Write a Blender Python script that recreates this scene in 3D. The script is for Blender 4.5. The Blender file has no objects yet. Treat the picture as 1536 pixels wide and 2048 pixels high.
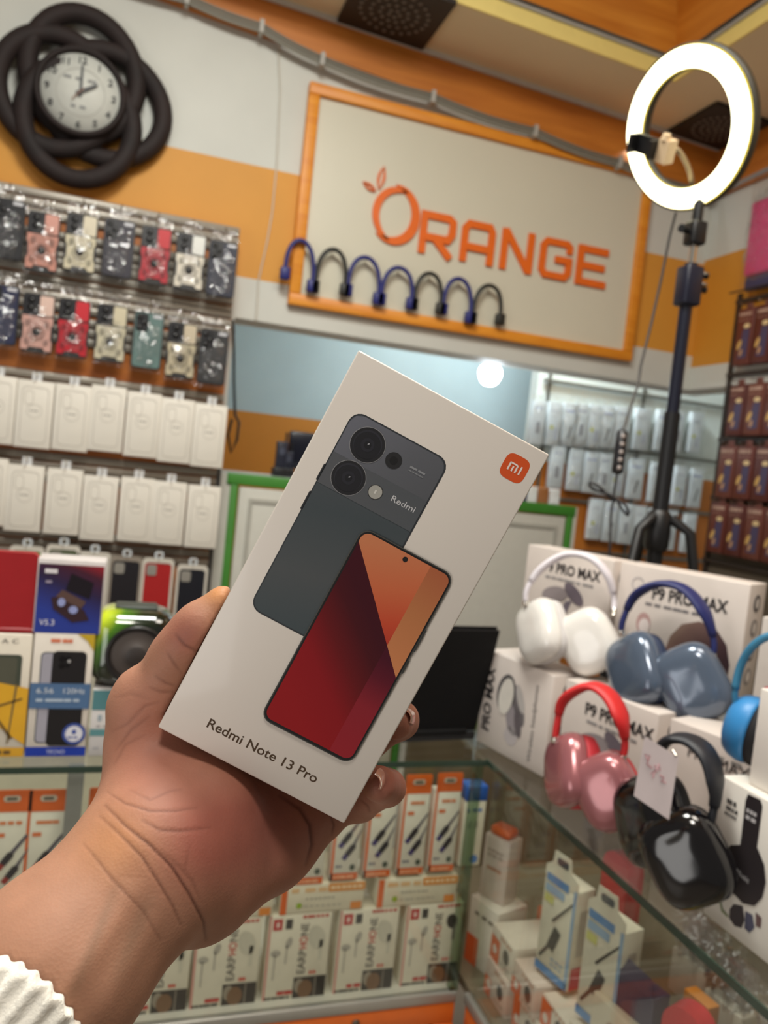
import bpy, bmesh, math, random
import numpy as np
from mathutils import Vector, Matrix
random.seed(7); rng = np.random.default_rng(7)
SC = bpy.context.scene; COL = SC.collection

# ------------------------------------------------------------------ camera
CZ = 1.47                                   # eye height over the floor
W, H, F = 1536, 2048, 1582.0                # frame and focal length in pixels
YAW, PITCH, ROLL = 0.316695, -0.055091, 0.106884
def _axes():
    cy, sy, cp, sp = math.cos(YAW), math.sin(YAW), math.cos(PITCH), math.sin(PITCH)
    f = np.array([sy*cp, cy*cp, sp]); r0 = np.array([cy, -sy, 0.]); u0 = np.cross(r0, f)
    c, s = math.cos(ROLL), math.sin(ROLL)
    return c*r0+s*u0, -s*r0+c*u0, f
CR, CU, CF = _axes()
EYE = np.array([0., 0., CZ])
cam_d = bpy.data.cameras.new('camera'); cam = bpy.data.objects.new('camera', cam_d); COL.objects.link(cam)
cam.matrix_world = Matrix(((CR[0], CU[0], -CF[0], 0), (CR[1], CU[1], -CF[1], 0), (CR[2], CU[2], -CF[2], CZ), (0, 0, 0, 1)))
cam_d.sensor_fit = 'VERTICAL'; cam_d.sensor_height = 36.0; cam_d.sensor_width = 27.0
cam_d.lens = F/H*36.0
cam_d.clip_start = 0.02; cam_d.clip_end = 50
cam_d.dof.use_dof = True; cam_d.dof.focus_distance = 0.312; cam_d.dof.aperture_fstop = 13.5
SC.camera = cam

# ------------------------------------------------------------------ light
SC.view_settings.view_transform = 'Standard'; SC.view_settings.look = 'None'
SC.view_settings.gamma = 1.0; SC.view_settings.use_curve_mapping = False
SC.view_settings.exposure = -0.28
SC.cycles.max_bounces = 10; SC.cycles.transparent_max_bounces = 24
SC.cycles.caustics_reflective = False; SC.cycles.caustics_refractive = False
SC.cycles.sample_clamp_indirect = 6.0
world = bpy.data.worlds.new('World'); SC.world = world; world.use_nodes = True
world.node_tree.nodes['Background'].inputs['Color'].default_value = (1.0, 0.93, 0.85, 1)
world.node_tree.nodes['Background'].inputs['Strength'].default_value = 0.19

def area_light(name, loc, target, sx, sy, power, color):
    d = bpy.data.lights.new(name, 'AREA'); d.shape = 'RECTANGLE'; d.size = sx; d.size_y = sy
    d.energy = power; d.color = color
    o = bpy.data.objects.new(name, d); COL.objects.link(o); o.location = loc
    o.rotation_euler = (Vector(target)-Vector(loc)).to_track_quat('-Z', 'Y').to_euler()
    return o
# ceiling panels of the shop, in the recessed tray above and behind the photographer
area_light('tray_lamp', (0.10, 0.95, 3.02), (0.1, 1.2, 0), 0.5, 0.5, 38, (0.98, 0.99, 0.93))
area_light('tray_lamp_near', (-0.15, -0.32, 2.98), (-0.1, 0.0, 0), 0.4, 0.4, 22, (1.0, 0.94, 0.86))
# soft fill added low and left behind the photographer to even out the held carton
area_light('left_fill', (-1.95, -0.85, 1.0), (0.1, 0.3, 1.25), 1.2, 1.6, 22, (1.0, 0.97, 0.93))
area_light('counter_fill', (0.75, 0.35, 2.98), (0.8, 0.6, 0), 0.6, 0.6, 20, (1.0, 0.92, 0.80))  # unseen light added overhead to brighten the inside of the side counter
area_light('back_room_fill', (1.45, 2.62, 2.66), (1.95, 2.95, 1.2), 0.5, 0.2, 42, (0.80, 0.93, 1.0))  # added light, hidden above the opening, to brighten the white packets

# ------------------------------------------------------------------ pixel helpers (a ray of the photo met with a real plane)
def ray(x, y): return (x-W/2)/F*CR-(y-H/2)/F*CU+CF
def onY(x, y, v): d = ray(x, y); return EYE+d*(v/d[1])
def onX(x, y, v): d = ray(x, y); return EYE+d*(v/d[0])
def onZ(x, y, v): d = ray(x, y); return EYE+d*((v-CZ)/d[2])
def at(x, y, dep): return EYE+ray(x, y)*dep

# ------------------------------------------------------------------ materials
def lin(c):
    c = [((v/255.)/12.92 if v/255. <= 0.04045 else ((v/255.+0.055)/1.055)**2.4) for v in c]
    return (c[0], c[1], c[2], 1)
MATS = {}
def M(rgb, rough=0.5, metal=0.0, var=0.06, scale=40, coat=0.0, bump=0.0, sss=0.0, spec=0.5, key=None):
    """Plain surface: principled with a little noise in its colour and, where asked, fine relief."""
    k = (tuple(rgb), rough, metal, var, scale, coat, bump, sss, spec, key)
    if k in MATS: return MATS[k]
    m = bpy.data.materials.new('surface_%03d' % len(MATS)); m.use_nodes = True
    nt = m.node_tree; b = nt.nodes['Principled BSDF']
    b.inputs['Roughness'].default_value = rough; b.inputs['Metallic'].default_value = metal
    b.inputs['Coat Weight'].default_value = coat; b.inputs['Coat Roughness'].default_value = 0.08
    b.inputs['Specular IOR Level'].default_value = spec
    if sss: b.inputs['Subsurface Weight'].default_value = sss; b.inputs['Subsurface Scale'].default_value = 0.01
    tc = nt.nodes.new('ShaderNodeTexCoord'); n = nt.nodes.new('ShaderNodeTexNoise')
    n.inputs['Scale'].default_value = scale; n.inputs['Detail'].default_value = 3
    nt.links.new(tc.outputs['Object'], n.inputs['Vector'])
    mx = nt.nodes.new('ShaderNodeMix'); mx.data_type = 'RGBA'
    c = lin(rgb); a = tuple(v*(1-var*1.6) for v in c[:3])+(1,); e = tuple(min(1, v*(1+var*1.6)) for v in c[:3])+(1,)
    nt.links.new(n.outputs['Fac'], mx.inputs[0]); mx.inputs[6].default_value = a; mx.inputs[7].default_value = e
    nt.links.new(mx.outputs[2], b.inputs['Base Color'])
    if bump:
        bp = nt.nodes.new('ShaderNodeBump'); bp.inputs['Strength'].default_value = bump; bp.inputs['Distance'].default_value = 0.002
        nt.links.new(n.outputs['Fac'], bp.inputs['Height']); nt.links.new(bp.outputs[0], b.inputs['Normal'])
    MATS[k] = m; return m
def emit(rgb, s, key):
    if key in MATS: return MATS[key]
    m = bpy.data.materials.new(key); m.use_nodes = True; nt = m.node_tree; nt.nodes.remove(nt.nodes['Principled BSDF'])
    e = nt.nodes.new('ShaderNodeEmission'); e.inputs[0].default_value = lin(rgb); e.inputs[1].default_value = s
    nt.links.new(e.outputs[0], nt.nodes['Material Output'].inputs[0]); MATS[key] = m; return m
def film(key, tint=(1, 1, 1), gloss=0.25, rough=0.06, bump=0.0, scale=30, haze=0.0, hazecol=(235, 240, 245)):
    """Clear plastic film or glass: see-through, with a glossy skin and some milky haze."""
    if key in MATS: return MATS[key]
    m = bpy.data.materials.new(key); m.use_nodes = True; nt = m.node_tree; nt.nodes.remove(nt.nodes['Principled BSDF'])
    t = nt.nodes.new('ShaderNodeBsdfTransparent'); t.inputs[0].default_value = (*tint, 1)
    g = nt.nodes.new('ShaderNodeBsdfGlossy'); g.inputs['Roughness'].default_value = rough
    lw = nt.nodes.new('ShaderNodeLayerWeight'); lw.inputs[0].default_value = .5
    pw = nt.nodes.new('ShaderNodeMath'); pw.operation = 'POWER'; pw.inputs[1].default_value = 4.0; nt.links.new(lw.outputs['Facing'], pw.inputs[0])
    ma = nt.nodes.new('ShaderNodeMath'); ma.operation = 'MULTIPLY_ADD'; ma.inputs[1].default_value = .75; ma.inputs[2].default_value = gloss; ma.use_clamp = True; nt.links.new(pw.outputs[0], ma.inputs[0])
    mx = nt.nodes.new('ShaderNodeMixShader')
    nt.links.new(ma.outputs[0], mx.inputs[0]); nt.links.new(t.outputs[0], mx.inputs[1]); nt.links.new(g.outputs[0], mx.inputs[2])
    last = mx
    if haze:
        df = nt.nodes.new('ShaderNodeBsdfDiffuse'); df.inputs[0].default_value = lin(hazecol)
        m2 = nt.nodes.new('ShaderNodeMixShader'); m2.inputs[0].default_value = haze
        nt.links.new(last.outputs[0], m2.inputs[1]); nt.links.new(df.outputs[0], m2.inputs[2]); last = m2
    if bump:
        tc = nt.nodes.new('ShaderNodeTexCoord'); n = nt.nodes.new('ShaderNodeTexNoise'); n.inputs['Scale'].default_value = scale
        n.inputs['Detail'].default_value = 2
        oi = nt.nodes.new('ShaderNodeObjectInfo'); ad = nt.nodes.new('ShaderNodeVectorMath'); ad.operation = 'ADD'
        nt.links.new(tc.outputs['Object'], ad.inputs[0]); nt.links.new(oi.outputs['Location'], ad.inputs[1])
        nt.links.new(ad.outputs[0], n.inputs['Vector'])
        bp = nt.nodes.new('ShaderNodeBump'); bp.inputs['Strength'].default_value = bump; bp.inputs['Distance'].default_value = 0.02
        nt.links.new(n.outputs['Fac'], bp.inputs['Height']); nt.links.new(bp.outputs[0], g.inputs['Normal']); nt.links.new(bp.outputs[0], lw.inputs['Normal'])
    nt.links.new(last.outputs[0], nt.nodes['Material Output'].inputs[0]); MATS[key] = m; return m
def gradient(key, p0, p1, stops, rough=0.3, coat=0.0, blob=None):
    """Printed colour run or painted glow along p0 -> p1 in the object's own space."""
    if key in MATS: return MATS[key]
    m = bpy.data.materials.new(key); m.use_nodes = True; nt = m.node_tree; b = nt.nodes['Principled BSDF']
    b.inputs['Roughness'].default_value = rough; b.inputs['Coat Weight'].default_value = coat; b.inputs['Coat Roughness'].default_value = 0.05
    p0 = Vector(p0); d = Vector(p1)-p0; L2 = d.length_squared
    tc = nt.nodes.new('ShaderNodeTexCoord')
    s = nt.nodes.new('ShaderNodeVectorMath'); s.operation = 'SUBTRACT'; s.inputs[1].default_value = p0
    nt.links.new(tc.outputs['Object'], s.inputs[0])
    dt = nt.nodes.new('ShaderNodeVectorMath'); dt.operation = 'DOT_PRODUCT'; dt.inputs[1].default_value = d/L2
    nt.links.new(s.outputs[0], dt.inputs[0])
    cr = nt.nodes.new('ShaderNodeValToRGB'); e = cr.color_ramp.elements
    while len(e) > 1: e.remove(e[-1])
    e[0].position = stops[0][0]; e[0].color = lin(stops[0][1])
    for p, c in stops[1:]: q = e.new(p); q.color = lin(c)
    nt.links.new(dt.outputs['Value'], cr.inputs[0]); nt.links.new(cr.outputs[0], b.inputs['Base Color'])
    MATS[key] = m; return m
def banded(key, stops, rough=0.6, noise=0.05):
    """Wall paint in level bands: stops = [(height from which the colour holds, rgb)], lowest first."""
    if key in MATS: return MATS[key]
    m = bpy.data.materials.new(key); m.use_nodes = True; nt = m.node_tree; b = nt.nodes['Principled BSDF']
    b.inputs['Roughness'].default_value = rough
    tc = nt.nodes.new('ShaderNodeTexCoord'); sx = nt.nodes.new('ShaderNodeSeparateXYZ'); nt.links.new(tc.outputs['Object'], sx.inputs[0])
    n = nt.nodes.new('ShaderNodeTexNoise'); n.inputs['Scale'].default_value = 5; n.inputs['Detail'].default_value = 6
    nt.links.new(tc.outputs['Object'], n.inputs['Vector'])
    prev = None
    for z, c in stops:
        if prev is None: prev = nt.nodes.new('ShaderNodeRGB'); prev.outputs[0].default_value = lin(c); out = prev.outputs[0]; continue
        g = nt.nodes.new('ShaderNodeMath'); g.operation = 'GREATER_THAN'; g.inputs[1].default_value = z
        nt.links.new(sx.outputs['Z'], g.inputs[0])
        mx = nt.nodes.new('ShaderNodeMix'); mx.data_type = 'RGBA'; nt.links.new(g.outputs[0], mx.inputs[0])
        nt.links.new(out, mx.inputs[6]); mx.inputs[7].default_value = lin(c); out = mx.outputs[2]
    hs = nt.nodes.new('ShaderNodeHueSaturation'); mr = nt.nodes.new('ShaderNodeMapRange')
    mr.inputs[3].default_value = 1-noise*2; mr.inputs[4].default_value = 1+noise*2
    nt.links.new(n.outputs['Fac'], mr.inputs[0]); nt.links.new(mr.outputs[0], hs.inputs['Value']); nt.links.new(out, hs.inputs['Color'])
    nt.links.new(hs.outputs[0], b.inputs['Base Color']); MATS[key] = m; return m
def wood(key, a, c, scale=(1.2, 14, 14), rough=0.45):
    if key in MATS: return MATS[key]
    m = bpy.data.materials.new(key); m.use_nodes = True; nt = m.node_tree; b = nt.nodes['Principled BSDF']; b.inputs['Roughness'].default_value = rough
    tc = nt.nodes.new('ShaderNodeTexCoord'); mp = nt.nodes.new('ShaderNodeMapping'); mp.inputs['Scale'].default_value = scale
    n = nt.nodes.new('ShaderNodeTexNoise'); n.inputs['Scale'].default_value = 2.5; n.inputs['Detail'].default_value = 6; n.inputs['Distortion'].default_value = 0.6
    nt.links.new(tc.outputs['Object'], mp.inputs[0]); nt.links.new(mp.outputs[0], n.inputs['Vector'])
    cr = nt.nodes.new('ShaderNodeValToRGB'); cr.color_ramp.elements[0].position = 0.3; cr.color_ramp.elements[0].color = lin(a)
    cr.color_ramp.elements[1].position = 0.7; cr.color_ramp.elements[1].color = lin(c)
    nt.links.new(n.outputs['Fac'], cr.inputs[0]); nt.links.new(cr.outputs[0], b.inputs['Base Color']); MATS[key] = m; return m

WHITE = M((226, 222, 214), 0.45); CARTON = M((228, 221, 208), 0.5, var=0.03); BLACK = M((22, 22, 24), 0.4); INK = M((40, 38, 38), 0.6)
GREY = M((120, 120, 118), 0.5); SILVER = M((190, 190, 190), 0.3, 0.9); ORANGE = M((222, 98, 28), 0.5); RED = M((190, 35, 38), 0.45)
CHROME = M((225, 220, 210), 0.18, 1.0); GLASS = film('sheet_glass', (0.98, 0.995, 0.975), 0.04, 0.01)
BAG = film('clear_bag', (0.98, 0.98, 0.98), 0.10, 0.08, 1.0, 30, 0.02)
GLASS_EDGE = M((50, 66, 56), 0.15, var=0.1)

# ------------------------------------------------------------------ mesh builder
_TXT = {}
def text_mesh(s, bold=0.0):
    if (s, bold) in _TXT: return _TXT[(s, bold)]
    c = bpy.data.curves.new('t', 'FONT'); c.body = s; c.size = 1; c.resolution_u = 4; c.offset = bold
    o = bpy.data.objects.new('t', c); COL.objects.link(o)
    dg = bpy.context.evaluated_depsgraph_get(); dg.update()
    me = bpy.data.meshes.new_from_object(o.evaluated_get(dg))
    v = np.array([x.co[:] for x in me.vertices]); f = [tuple(p.vertices) for p in me.polygons]
    bpy.data.objects.remove(o); bpy.data.curves.remove(c); bpy.data.meshes.remove(me)
    _TXT[(s, bold)] = (v, f); return v, f

class MB:
    def __init__(self): self.v = []; self.f = []; self.m = []; self.mats = []; self.sm = []
    def mi(self, mat):
        if mat not in self.mats: self.mats.append(mat)
        return self.mats.index(mat)
    def add(self, verts, faces, mat, smooth=False):
        o = len(self.v); i = self.mi(mat)
        self.v.extend([tuple(map(float, p)) for p in verts])
        for f in faces: self.f.append(tuple(o+k for k in f)); self.m.append(i); self.sm.append(smooth)
        return self
    def box(self, x0, y0, z0, x1, y1, z1, mat, b=0.0, seg=2):
        if b <= 0:
            return self.add([(x0, y0, z0), (x1, y0, z0), (x1, y1, z0), (x0, y1, z0), (x0, y0, z1), (x1, y0, z1), (x1, y1, z1), (x0, y1, z1)],
                     [(0, 3, 2, 1), (4, 5, 6, 7), (0, 1, 5, 4), (1, 2, 6, 5), (2, 3, 7, 6), (3, 0, 4, 7)], mat)
        bm = bmesh.new(); bmesh.ops.create_cube(bm, size=1)
        for q in bm.verts: q.co = Vector(((q.co.x+.5)*(x1-x0)+x0, (q.co.y+.5)*(y1-y0)+y0, (q.co.z+.5)*(z1-z0)+z0))
        bmesh.ops.bevel(bm, geom=bm.edges[:], offset=b, segments=seg, affect='EDGES', profile=0.5)
        return self.bm(bm, mat, True)
    def bm(self, bm, mat, smooth=False):
        bm.verts.index_update()
        self.add([q.co[:] for q in bm.verts], [tuple(q.index for q in f.verts) for f in bm.faces], mat, smooth); bm.free(); return self
    def rect(self, x0, z0, x1, z1, y, mat): return self.add([(x0, y, z0), (x1, y, z0), (x1, y, z1), (x0, y, z1)], [(0, 1, 2, 3)], mat)
    def ngon(self, pts, y, mat): return self.add([(p[0], y, p[1]) for p in pts], [tuple(range(len(pts)))], mat)
    def disc(self, cx, cz, rx, rz, y, mat, n=28, rot=0):
        c, s = math.cos(rot), math.sin(rot)
        return self.ngon([(cx+c*rx*math.cos(a)-s*rz*math.sin(a), cz+s*rx*math.cos(a)+c*rz*math.sin(a)) for a in np.linspace(0, 2*math.pi, n, endpoint=False)], y, mat)
    def rring(self, cx, cz, r0, r1, y, mat, n=32):
        a = np.linspace(0, 2*math.pi, n, endpoint=False)
        vs = [(cx+r0*math.cos(t), y, cz+r0*math.sin(t)) for t in a]+[(cx+r1*math.cos(t), y, cz+r1*math.sin(t)) for t in a]
        return self.add(vs, [(i, (i+1) % n, n+(i+1) % n, n+i) for i in range(n)], mat)
    @staticmethod
    def rr(x0, z0, x1, z1, r, n=5):
        out = []
        for cx, cz, a0 in ((x1-r, z0+r, -90), (x1-r, z1-r, 0), (x0+r, z1-r, 90), (x0+r, z0+r, 180)):
            for k in range(n+1): t = math.radians(a0+90*k/n); out.append((cx+r*math.cos(t), cz+r*math.sin(t)))
        return out
    def rrect(self, x0, z0, x1, z1, r, y, mat): return self.ngon(self.rr(x0, z0, x1, z1, r), y, mat)
    def prism(self, pts, y0, y1, mat, smooth=False):
        n = len(pts); vs = [(p[0], y0, p[1]) for p in pts]+[(p[0], y1, p[1]) for p in pts]
        fs = [tuple(range(n)), tuple(range(2*n-1, n-1, -1))]
        self.add(vs, fs, mat)
        return self.add(vs, [((i+1) % n, i, n+i, n+(i+1) % n) for i in range(n)], mat, smooth)
    def outline(self, p0, p1, y0, y1, mat):
        """frame between two loops with the same number of points, extruded y0..y1"""
        n = len(p0); vs = [(p[0], y0, p[1]) for p in p0]+[(p[0], y0, p[1]) for p in p1]+[(p[0], y1, p[1]) for p in p0]+[(p[0], y1, p[1]) for p in p1]
        fs = []
        for i in range(n):
            j = (i+1) % n; fs += [(i, j, n+j, n+i), (2*n+i, 3*n+i, 3*n+j, 2*n+j), (i, 2*n+i, 2*n+j, j), (n+i, n+j, 3*n+j, 3*n+i)]
        return self.add(vs, fs, mat)
    def tube(self, path, r, mat, n=8, closed=False, flat=None):
        P = [np.array(p, float) for p in path]; k = len(P)
        rs = r if hasattr(r, '__len__') else [r]*k
        vs = []; ref = None
        for i in range(k):
            a = P[(i-1) % k] if (closed or i > 0) else P[i]; b = P[(i+1) % k] if (closed or i < k-1) else P[i]
            t = b-a; t /= (np.linalg.norm(t)+1e-12)
            if ref is None:
                ref = np.array([0, 0, 1.]) if abs(t[2]) < .9 else np.array([1., 0, 0])
            u = ref-t*(ref@t); u /= np.linalg.norm(u)+1e-12; ref = u; w = np.cross(t, u)
            for q in range(n):
                an = 2*math.pi*q/n; vs.append(P[i]+rs[i]*(math.cos(an)*u+math.sin(an)*w))
        fs = []
        for i in range(k if closed else k-1):
            j = (i+1) % k
            for q in range(n): fs.append((i*n+q, i*n+(q+1) % n, j*n+(q+1) % n, j*n+q))
        self.add(vs, fs, mat, True)
        if not closed: self.add(vs, [tuple(range(n))[::-1], tuple(range((k-1)*n, k*n))], mat)
        return self
    def lathe(self, prof, mat, n=28, axis='z', c=(0, 0, 0)):
        vs = []; k = len(prof)
        for r, h in prof:
            for q in range(n):
                a = 2*math.pi*q/n; p = (r*math.cos(a), r*math.sin(a), h)
                if axis == 'y': p = (p[0], h, p[1])
                elif axis == 'x': p = (h, p[0], p[1])
                vs.append((p[0]+c[0], p[1]+c[1], p[2]+c[2]))
        fs = [(i*n+q, i*n+(q+1) % n, (i+1)*n+(q+1) % n, (i+1)*n+q) for i in range(k-1) for q in range(n)]
        return self.add(vs, fs, mat, True)
    def text(self, s, x, z, h, y, mat, w=None, align='L', rot=0.0, bold=0.0):
        """s written with cap height h, its base line starting at (x, z); w squeezes it to a width"""
        v, f = text_mesh(s, bold)
        if len(v) == 0: return self
        x0, x1 = v[:, 0].min(), v[:, 0].max(); k = h/0.70
        kx = k if w is None else w/(x1-x0)
        px = (v[:, 0]-x0)*kx; pz = v[:, 1]*k
        if align == 'C': px = px-(x1-x0)*kx/2
        if align == 'R': px = px-(x1-x0)*kx
        c, sn = math.cos(rot), math.sin(rot)
        return self.add([(x+c*a-sn*b, y, z+sn*a+c*b) for a, b in zip(px, pz)], f, mat)
    def dashes(self, x0, x1, z, h, y, mat, n=6, fill=0.7):
        """a line of print too small to read: one short bar per word"""
        st = (x1-x0)/n
        for i in range(n): self.rect(x0+i*st, z, x0+i*st+st*fill*random.uniform(.75, 1.2), z+h, y, mat)
        return self
    def xf(self, Mx):
        Mx = Matrix(Mx) if not isinstance(Mx, Matrix) else Mx
        self.v = [tuple(Mx @ Vector(p)) for p in self.v]; return self
    def mesh(self, name):
        me = bpy.data.meshes.new(name); me.from_pydata(self.v, [], self.f)
        for m in self.mats: me.materials.append(m)
        me.polygons.foreach_set('material_index', self.m); me.polygons.foreach_set('use_smooth', self.sm)
        me.update(); return me
    def build(self, name, parent=None):
        o = bpy.data.objects.new(name, self.mesh(name)); COL.objects.link(o)
        if parent is not None: o.parent = parent
        return o

ORD = ['first', 'second', 'third', 'fourth', 'fifth', 'sixth', 'seventh', 'eighth', 'ninth', 'tenth', 'eleventh', 'twelfth']
def tag(o, label, cat, group=None, kind=None):
    o['label'] = label; o['category'] = cat
    if group: o['group'] = group
    if kind: o['kind'] = kind
    return o
def thing(name, label, cat, loc=(0, 0, 0), rz=0.0, group=None):
    o = bpy.data.objects.new(name, None); COL.objects.link(o); o.location = loc; o.rotation_euler = (0, 0, rz)
    o.empty_display_size = 0.05
    return tag(o, label, cat, group)
def struct(name, mb, parent=None):
    o = mb.build(name, parent)
    if parent is None: o['kind'] = 'structure'
    return o
def dup(root, loc, rz=None, label=None, group=None):
    r = root.copy(); COL.objects.link(r); r.location = loc
    if rz is not None: r.rotation_euler = (0, 0, rz)
    if label: r['label'] = label
    if group: r['group'] = group
    for ch in list(root.children):
        c = ch.copy(); COL.objects.link(c); c.parent = r
        for g in list(ch.children): d = g.copy(); COL.objects.link(d); d.parent = c
    return r

# ================================================================== the room
Z = lambda z: z+CZ                                  # heights below are given from eye level
zceil = lambda x: Z(1.32-0.045*x)
WALLW = (204, 204, 196); BAND = (212, 148, 56)
YB, XR = 2.40, 1.88                                 # face of the back wall, face of the side wall
ZL = Z(0.395)                                       # underside of the wall over the opening
struct('floor', MB().box(-2.2, -2.2, -0.1, 3.4, 4.0, 0.0, M((150, 140, 128), 0.35, bump=0.1)))
wm = banded('painted_wall', [(0, WALLW), (Z(0.515), BAND), (Z(0.84), WALLW)])
struct('wall_back', MB().box(-1.6, YB, 0, 0.262, YB+0.12, Z(1.45), wm))
struct('wall_back_upper', MB().box(0.262, YB, ZL, XR, YB+0.12, Z(1.45), wm))
wm2 = banded('painted_side_wall', [(0, WALLW), (Z(0.475), (205, 140, 45)), (Z(0.853), WALLW)])
struct('wall_right', MB().box(XR, -0.6, ZL, XR+0.12, YB+0.12, Z(1.45), wm2))
struct('wall_right_lower', MB().box(XR+0.80, -0.6, 0, XR+0.90, 3.6, Z(0.9), M((214, 214, 206), 0.6)))
struct('wall_far', MB().box(-0.6, 3.55, 0, 3.0, 3.65, Z(1.4), banded('far_wall', [(0, (205, 130, 40)), (Z(0.185), (186, 202, 204))])))
struct('wall_far_side', MB().box(-0.1, YB+0.12, 0, -0.02, 3.55, Z(1.4), banded('far_side', [(0, (205, 130, 40)), (Z(0.185), (206, 224, 226))])))
struct('wall_partition', MB().box(1.565, 2.94, 0, 2.70, 3.0, Z(1.2), banded('rack_wall', [(0, (190, 112, 35)), (Z(0.10), (222, 228, 222))])))
# ceiling: a slab round a recessed tray, tray sides in orange wood, and the tray's own lid
CEIL = M((232, 216, 180), 0.7, var=0.03, scale=6)
TX, TY = 1.47, 2.115
def slab(x0, y0, x1, y1, mat, t=0.02):
    return MB().add([(x0, y0, zceil(x0)), (x1, y0, zceil(x1)), (x1, y1, zceil(x1)), (x0, y1, zceil(x0)),
                     (x0, y0, zceil(x0)+t), (x1, y0, zceil(x1)+t), (x1, y1, zceil(x1)+t), (x0, y1, zceil(x0)+t)],
                    [(0, 3, 2, 1), (4, 5, 6, 7), (0, 1, 5, 4), (1, 2, 6, 5), (2, 3, 7, 6), (3, 0, 4, 7)], mat)
struct('ceiling_back_strip', slab(-1.6, TY, XR, YB, CEIL))
struct('ceiling_right_strip', slab(TX, -1.2, XR, TY, CEIL))
struct('ceiling', MB().box(-1.7, -1.3, Z(1.62), 2.0, 2.6, Z(1.66), M((196, 188, 172), 0.7)))
struct('ceiling_far_room', MB().box(-0.6, YB+0.12, Z(1.22), 3.0, 3.65, Z(1.26), M((220, 224, 222), 0.7)))
WOOD = wood('orange_wood', (200, 116, 30), (228, 148, 52)); WOODD = wood('brown_orange_wood', (178, 102, 34), (202, 124, 46))
CREAM = M((240, 218, 134), 0.5, var=0.03)
mb = MB()
def board_y(x0, x1, y, th, z0, z1, mat):
    return MB().add([(x0, y, z0(x0)), (x1, y, z0(x1)), (x1, y+th, z0(x1)), (x0, y+th, z0(x0)), (x0, y, z1(x0)), (x1, y, z1(x1)), (x1, y+th, z1(x1)), (x0, y+th, z1(x0))],
                    [(0, 3, 2, 1), (4, 5, 6, 7), (0, 1, 5, 4), (1, 2, 6, 5), (2, 3, 7, 6), (3, 0, 4, 7)], mat)
struct('trim_1', board_y(-1.6, TX, TY-.008, 0.007, lambda x: zceil(x)-0.002, lambda x: zceil(x)+0.044, CREAM))
struct('trim_2', MB().box(TX-.008, -1.2, zceil(TX)-0.002, TX-.001, TY-.008, zceil(TX)+0.044, CREAM))
GREYT = M((176, 172, 164), 0.5)
struct('trim_3', board_y(-1.6, TX-0.016, TY-0.016, 0.016, lambda x: zceil(x)+0.044, lambda x: zceil(x)+0.056, GREYT))
struct('trim_4', MB().box(TX-0.016, -1.2, zceil(TX)+0.044, TX, TY-.016, zceil(TX)+0.056, GREYT))
# sloping wooden sides of the tray up to a grey moulding
za = zceil(TX)+0.055; zb = Z(1.53)
struct('trim_5', MB().add([(-1.6, TY-.03, zceil(-1.6)+.055), (TX-.03, TY-.03, za), (TX-.155, TY-.16, zb), (-1.6, TY-.16, zb+.13)], [(0, 1, 2, 3)], WOOD))
struct('trim_6', MB().add([(TX-.03, TY-.03, za), (TX-.03, -1.2, za), (TX-.155, -1.2, zb), (TX-.155, TY-.16, zb)], [(0, 1, 2, 3)], wood('orange_wood_y', (196, 112, 28), (220, 138, 48), (14, 1.2, 14))))
struct('trim_7', board_y(-1.6, TX-.15, TY-.19, 0.035, lambda x: zb+.13*(TX-.155-x)/3.0, lambda x: zb+.025+.13*(TX-.155-x)/3.0, GREYT))
struct('trim_8', MB().box(TX-.185, -1.2, zb, TX-.15, TY-.16, zb+.025, GREYT))
# wooden cornice board on the walls, with the grey bead where it meets the ceiling
zlo = lambda x: Z(1.222-0.083*x)
struct('trim_9', board_y(-1.6, XR, YB-0.022, 0.022, zlo, lambda x: zceil(x)-0.012, WOODD))
struct('trim_10', MB().box(XR-0.022, -0.6, zlo(XR), XR, YB-0.022, zceil(XR)-0.012, wood('brown_orange_wood_y', (178, 102, 34), (202, 124, 46), (14, 1.2, 14))))
struct('trim_11', board_y(-1.6, XR, YB-0.03, 0.03, lambda x: zceil(x)-0.014, lambda x: zceil(x), M((196, 190, 182), 0.5)))
# sagging bundle of grey cables clipped under the cornice
t = thing('cable_bundle', 'sagging grey cable bundle clipped under the wooden cornice', 'cable', (0.6, YB-0.043, Z(1.15)))
B0 = np.array([0.6, YB-0.043, Z(1.15)])
clips = [(-0.35, 1.262), (0.045, 1.236), (0.253, 1.214), (0.435, 1.170), (0.785, 1.148), (1.14, 1.126), (1.46, 1.098), (1.84, 1.072)]
for j in range(3):
    P = []
    for (xa, za_), (xb, zb_) in zip(clips[:-1], clips[1:]):
        for s in np.linspace(0, 1, 9)[:-1]:
            P.append((xa+(xb-xa)*s-B0[0], 0.004*j-0.004, za_+(zb_-za_)*s-0.009*math.sin(math.pi*s)*(xb-xa)/0.35+CZ-B0[2]-0.008*j))
    MB().tube(P, 0.0048, M((122+10*j, 118+10*j, 106+10*j), 0.5), 6).build('cable', t)
for xa, za_ in clips: MB().box(xa-.006-B0[0], -.014, za_+CZ-B0[2]-.026, xa+.006-B0[0], .0215, za_+CZ-B0[2]+.010, GREYT).build('clip', t)
P = [(1.86, YB-0.05-k*0.25, Z(1.07+0.012*math.sin(k*2.0))) for k in range(0, 9)]
tag(MB().tube(P, 0.009, M((150, 150, 150), 0.5), 8).build('cable_bundle'), 'grey cable running along the side wall under the cornice', 'cable')
# thin white wires hanging at the left of the sign
P = [onY(x, y, YB-0.006) for x, y in ((556, 92), (560, 180), (553, 330), (545, 420), (535, 480), (517, 560), (512, 640))]
tag(MB().tube(P, 0.0022, M((206, 200, 186), 0.5), 6).build('wire'), 'thin pale wire hanging down the wall beside the sign', 'wire')
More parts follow.
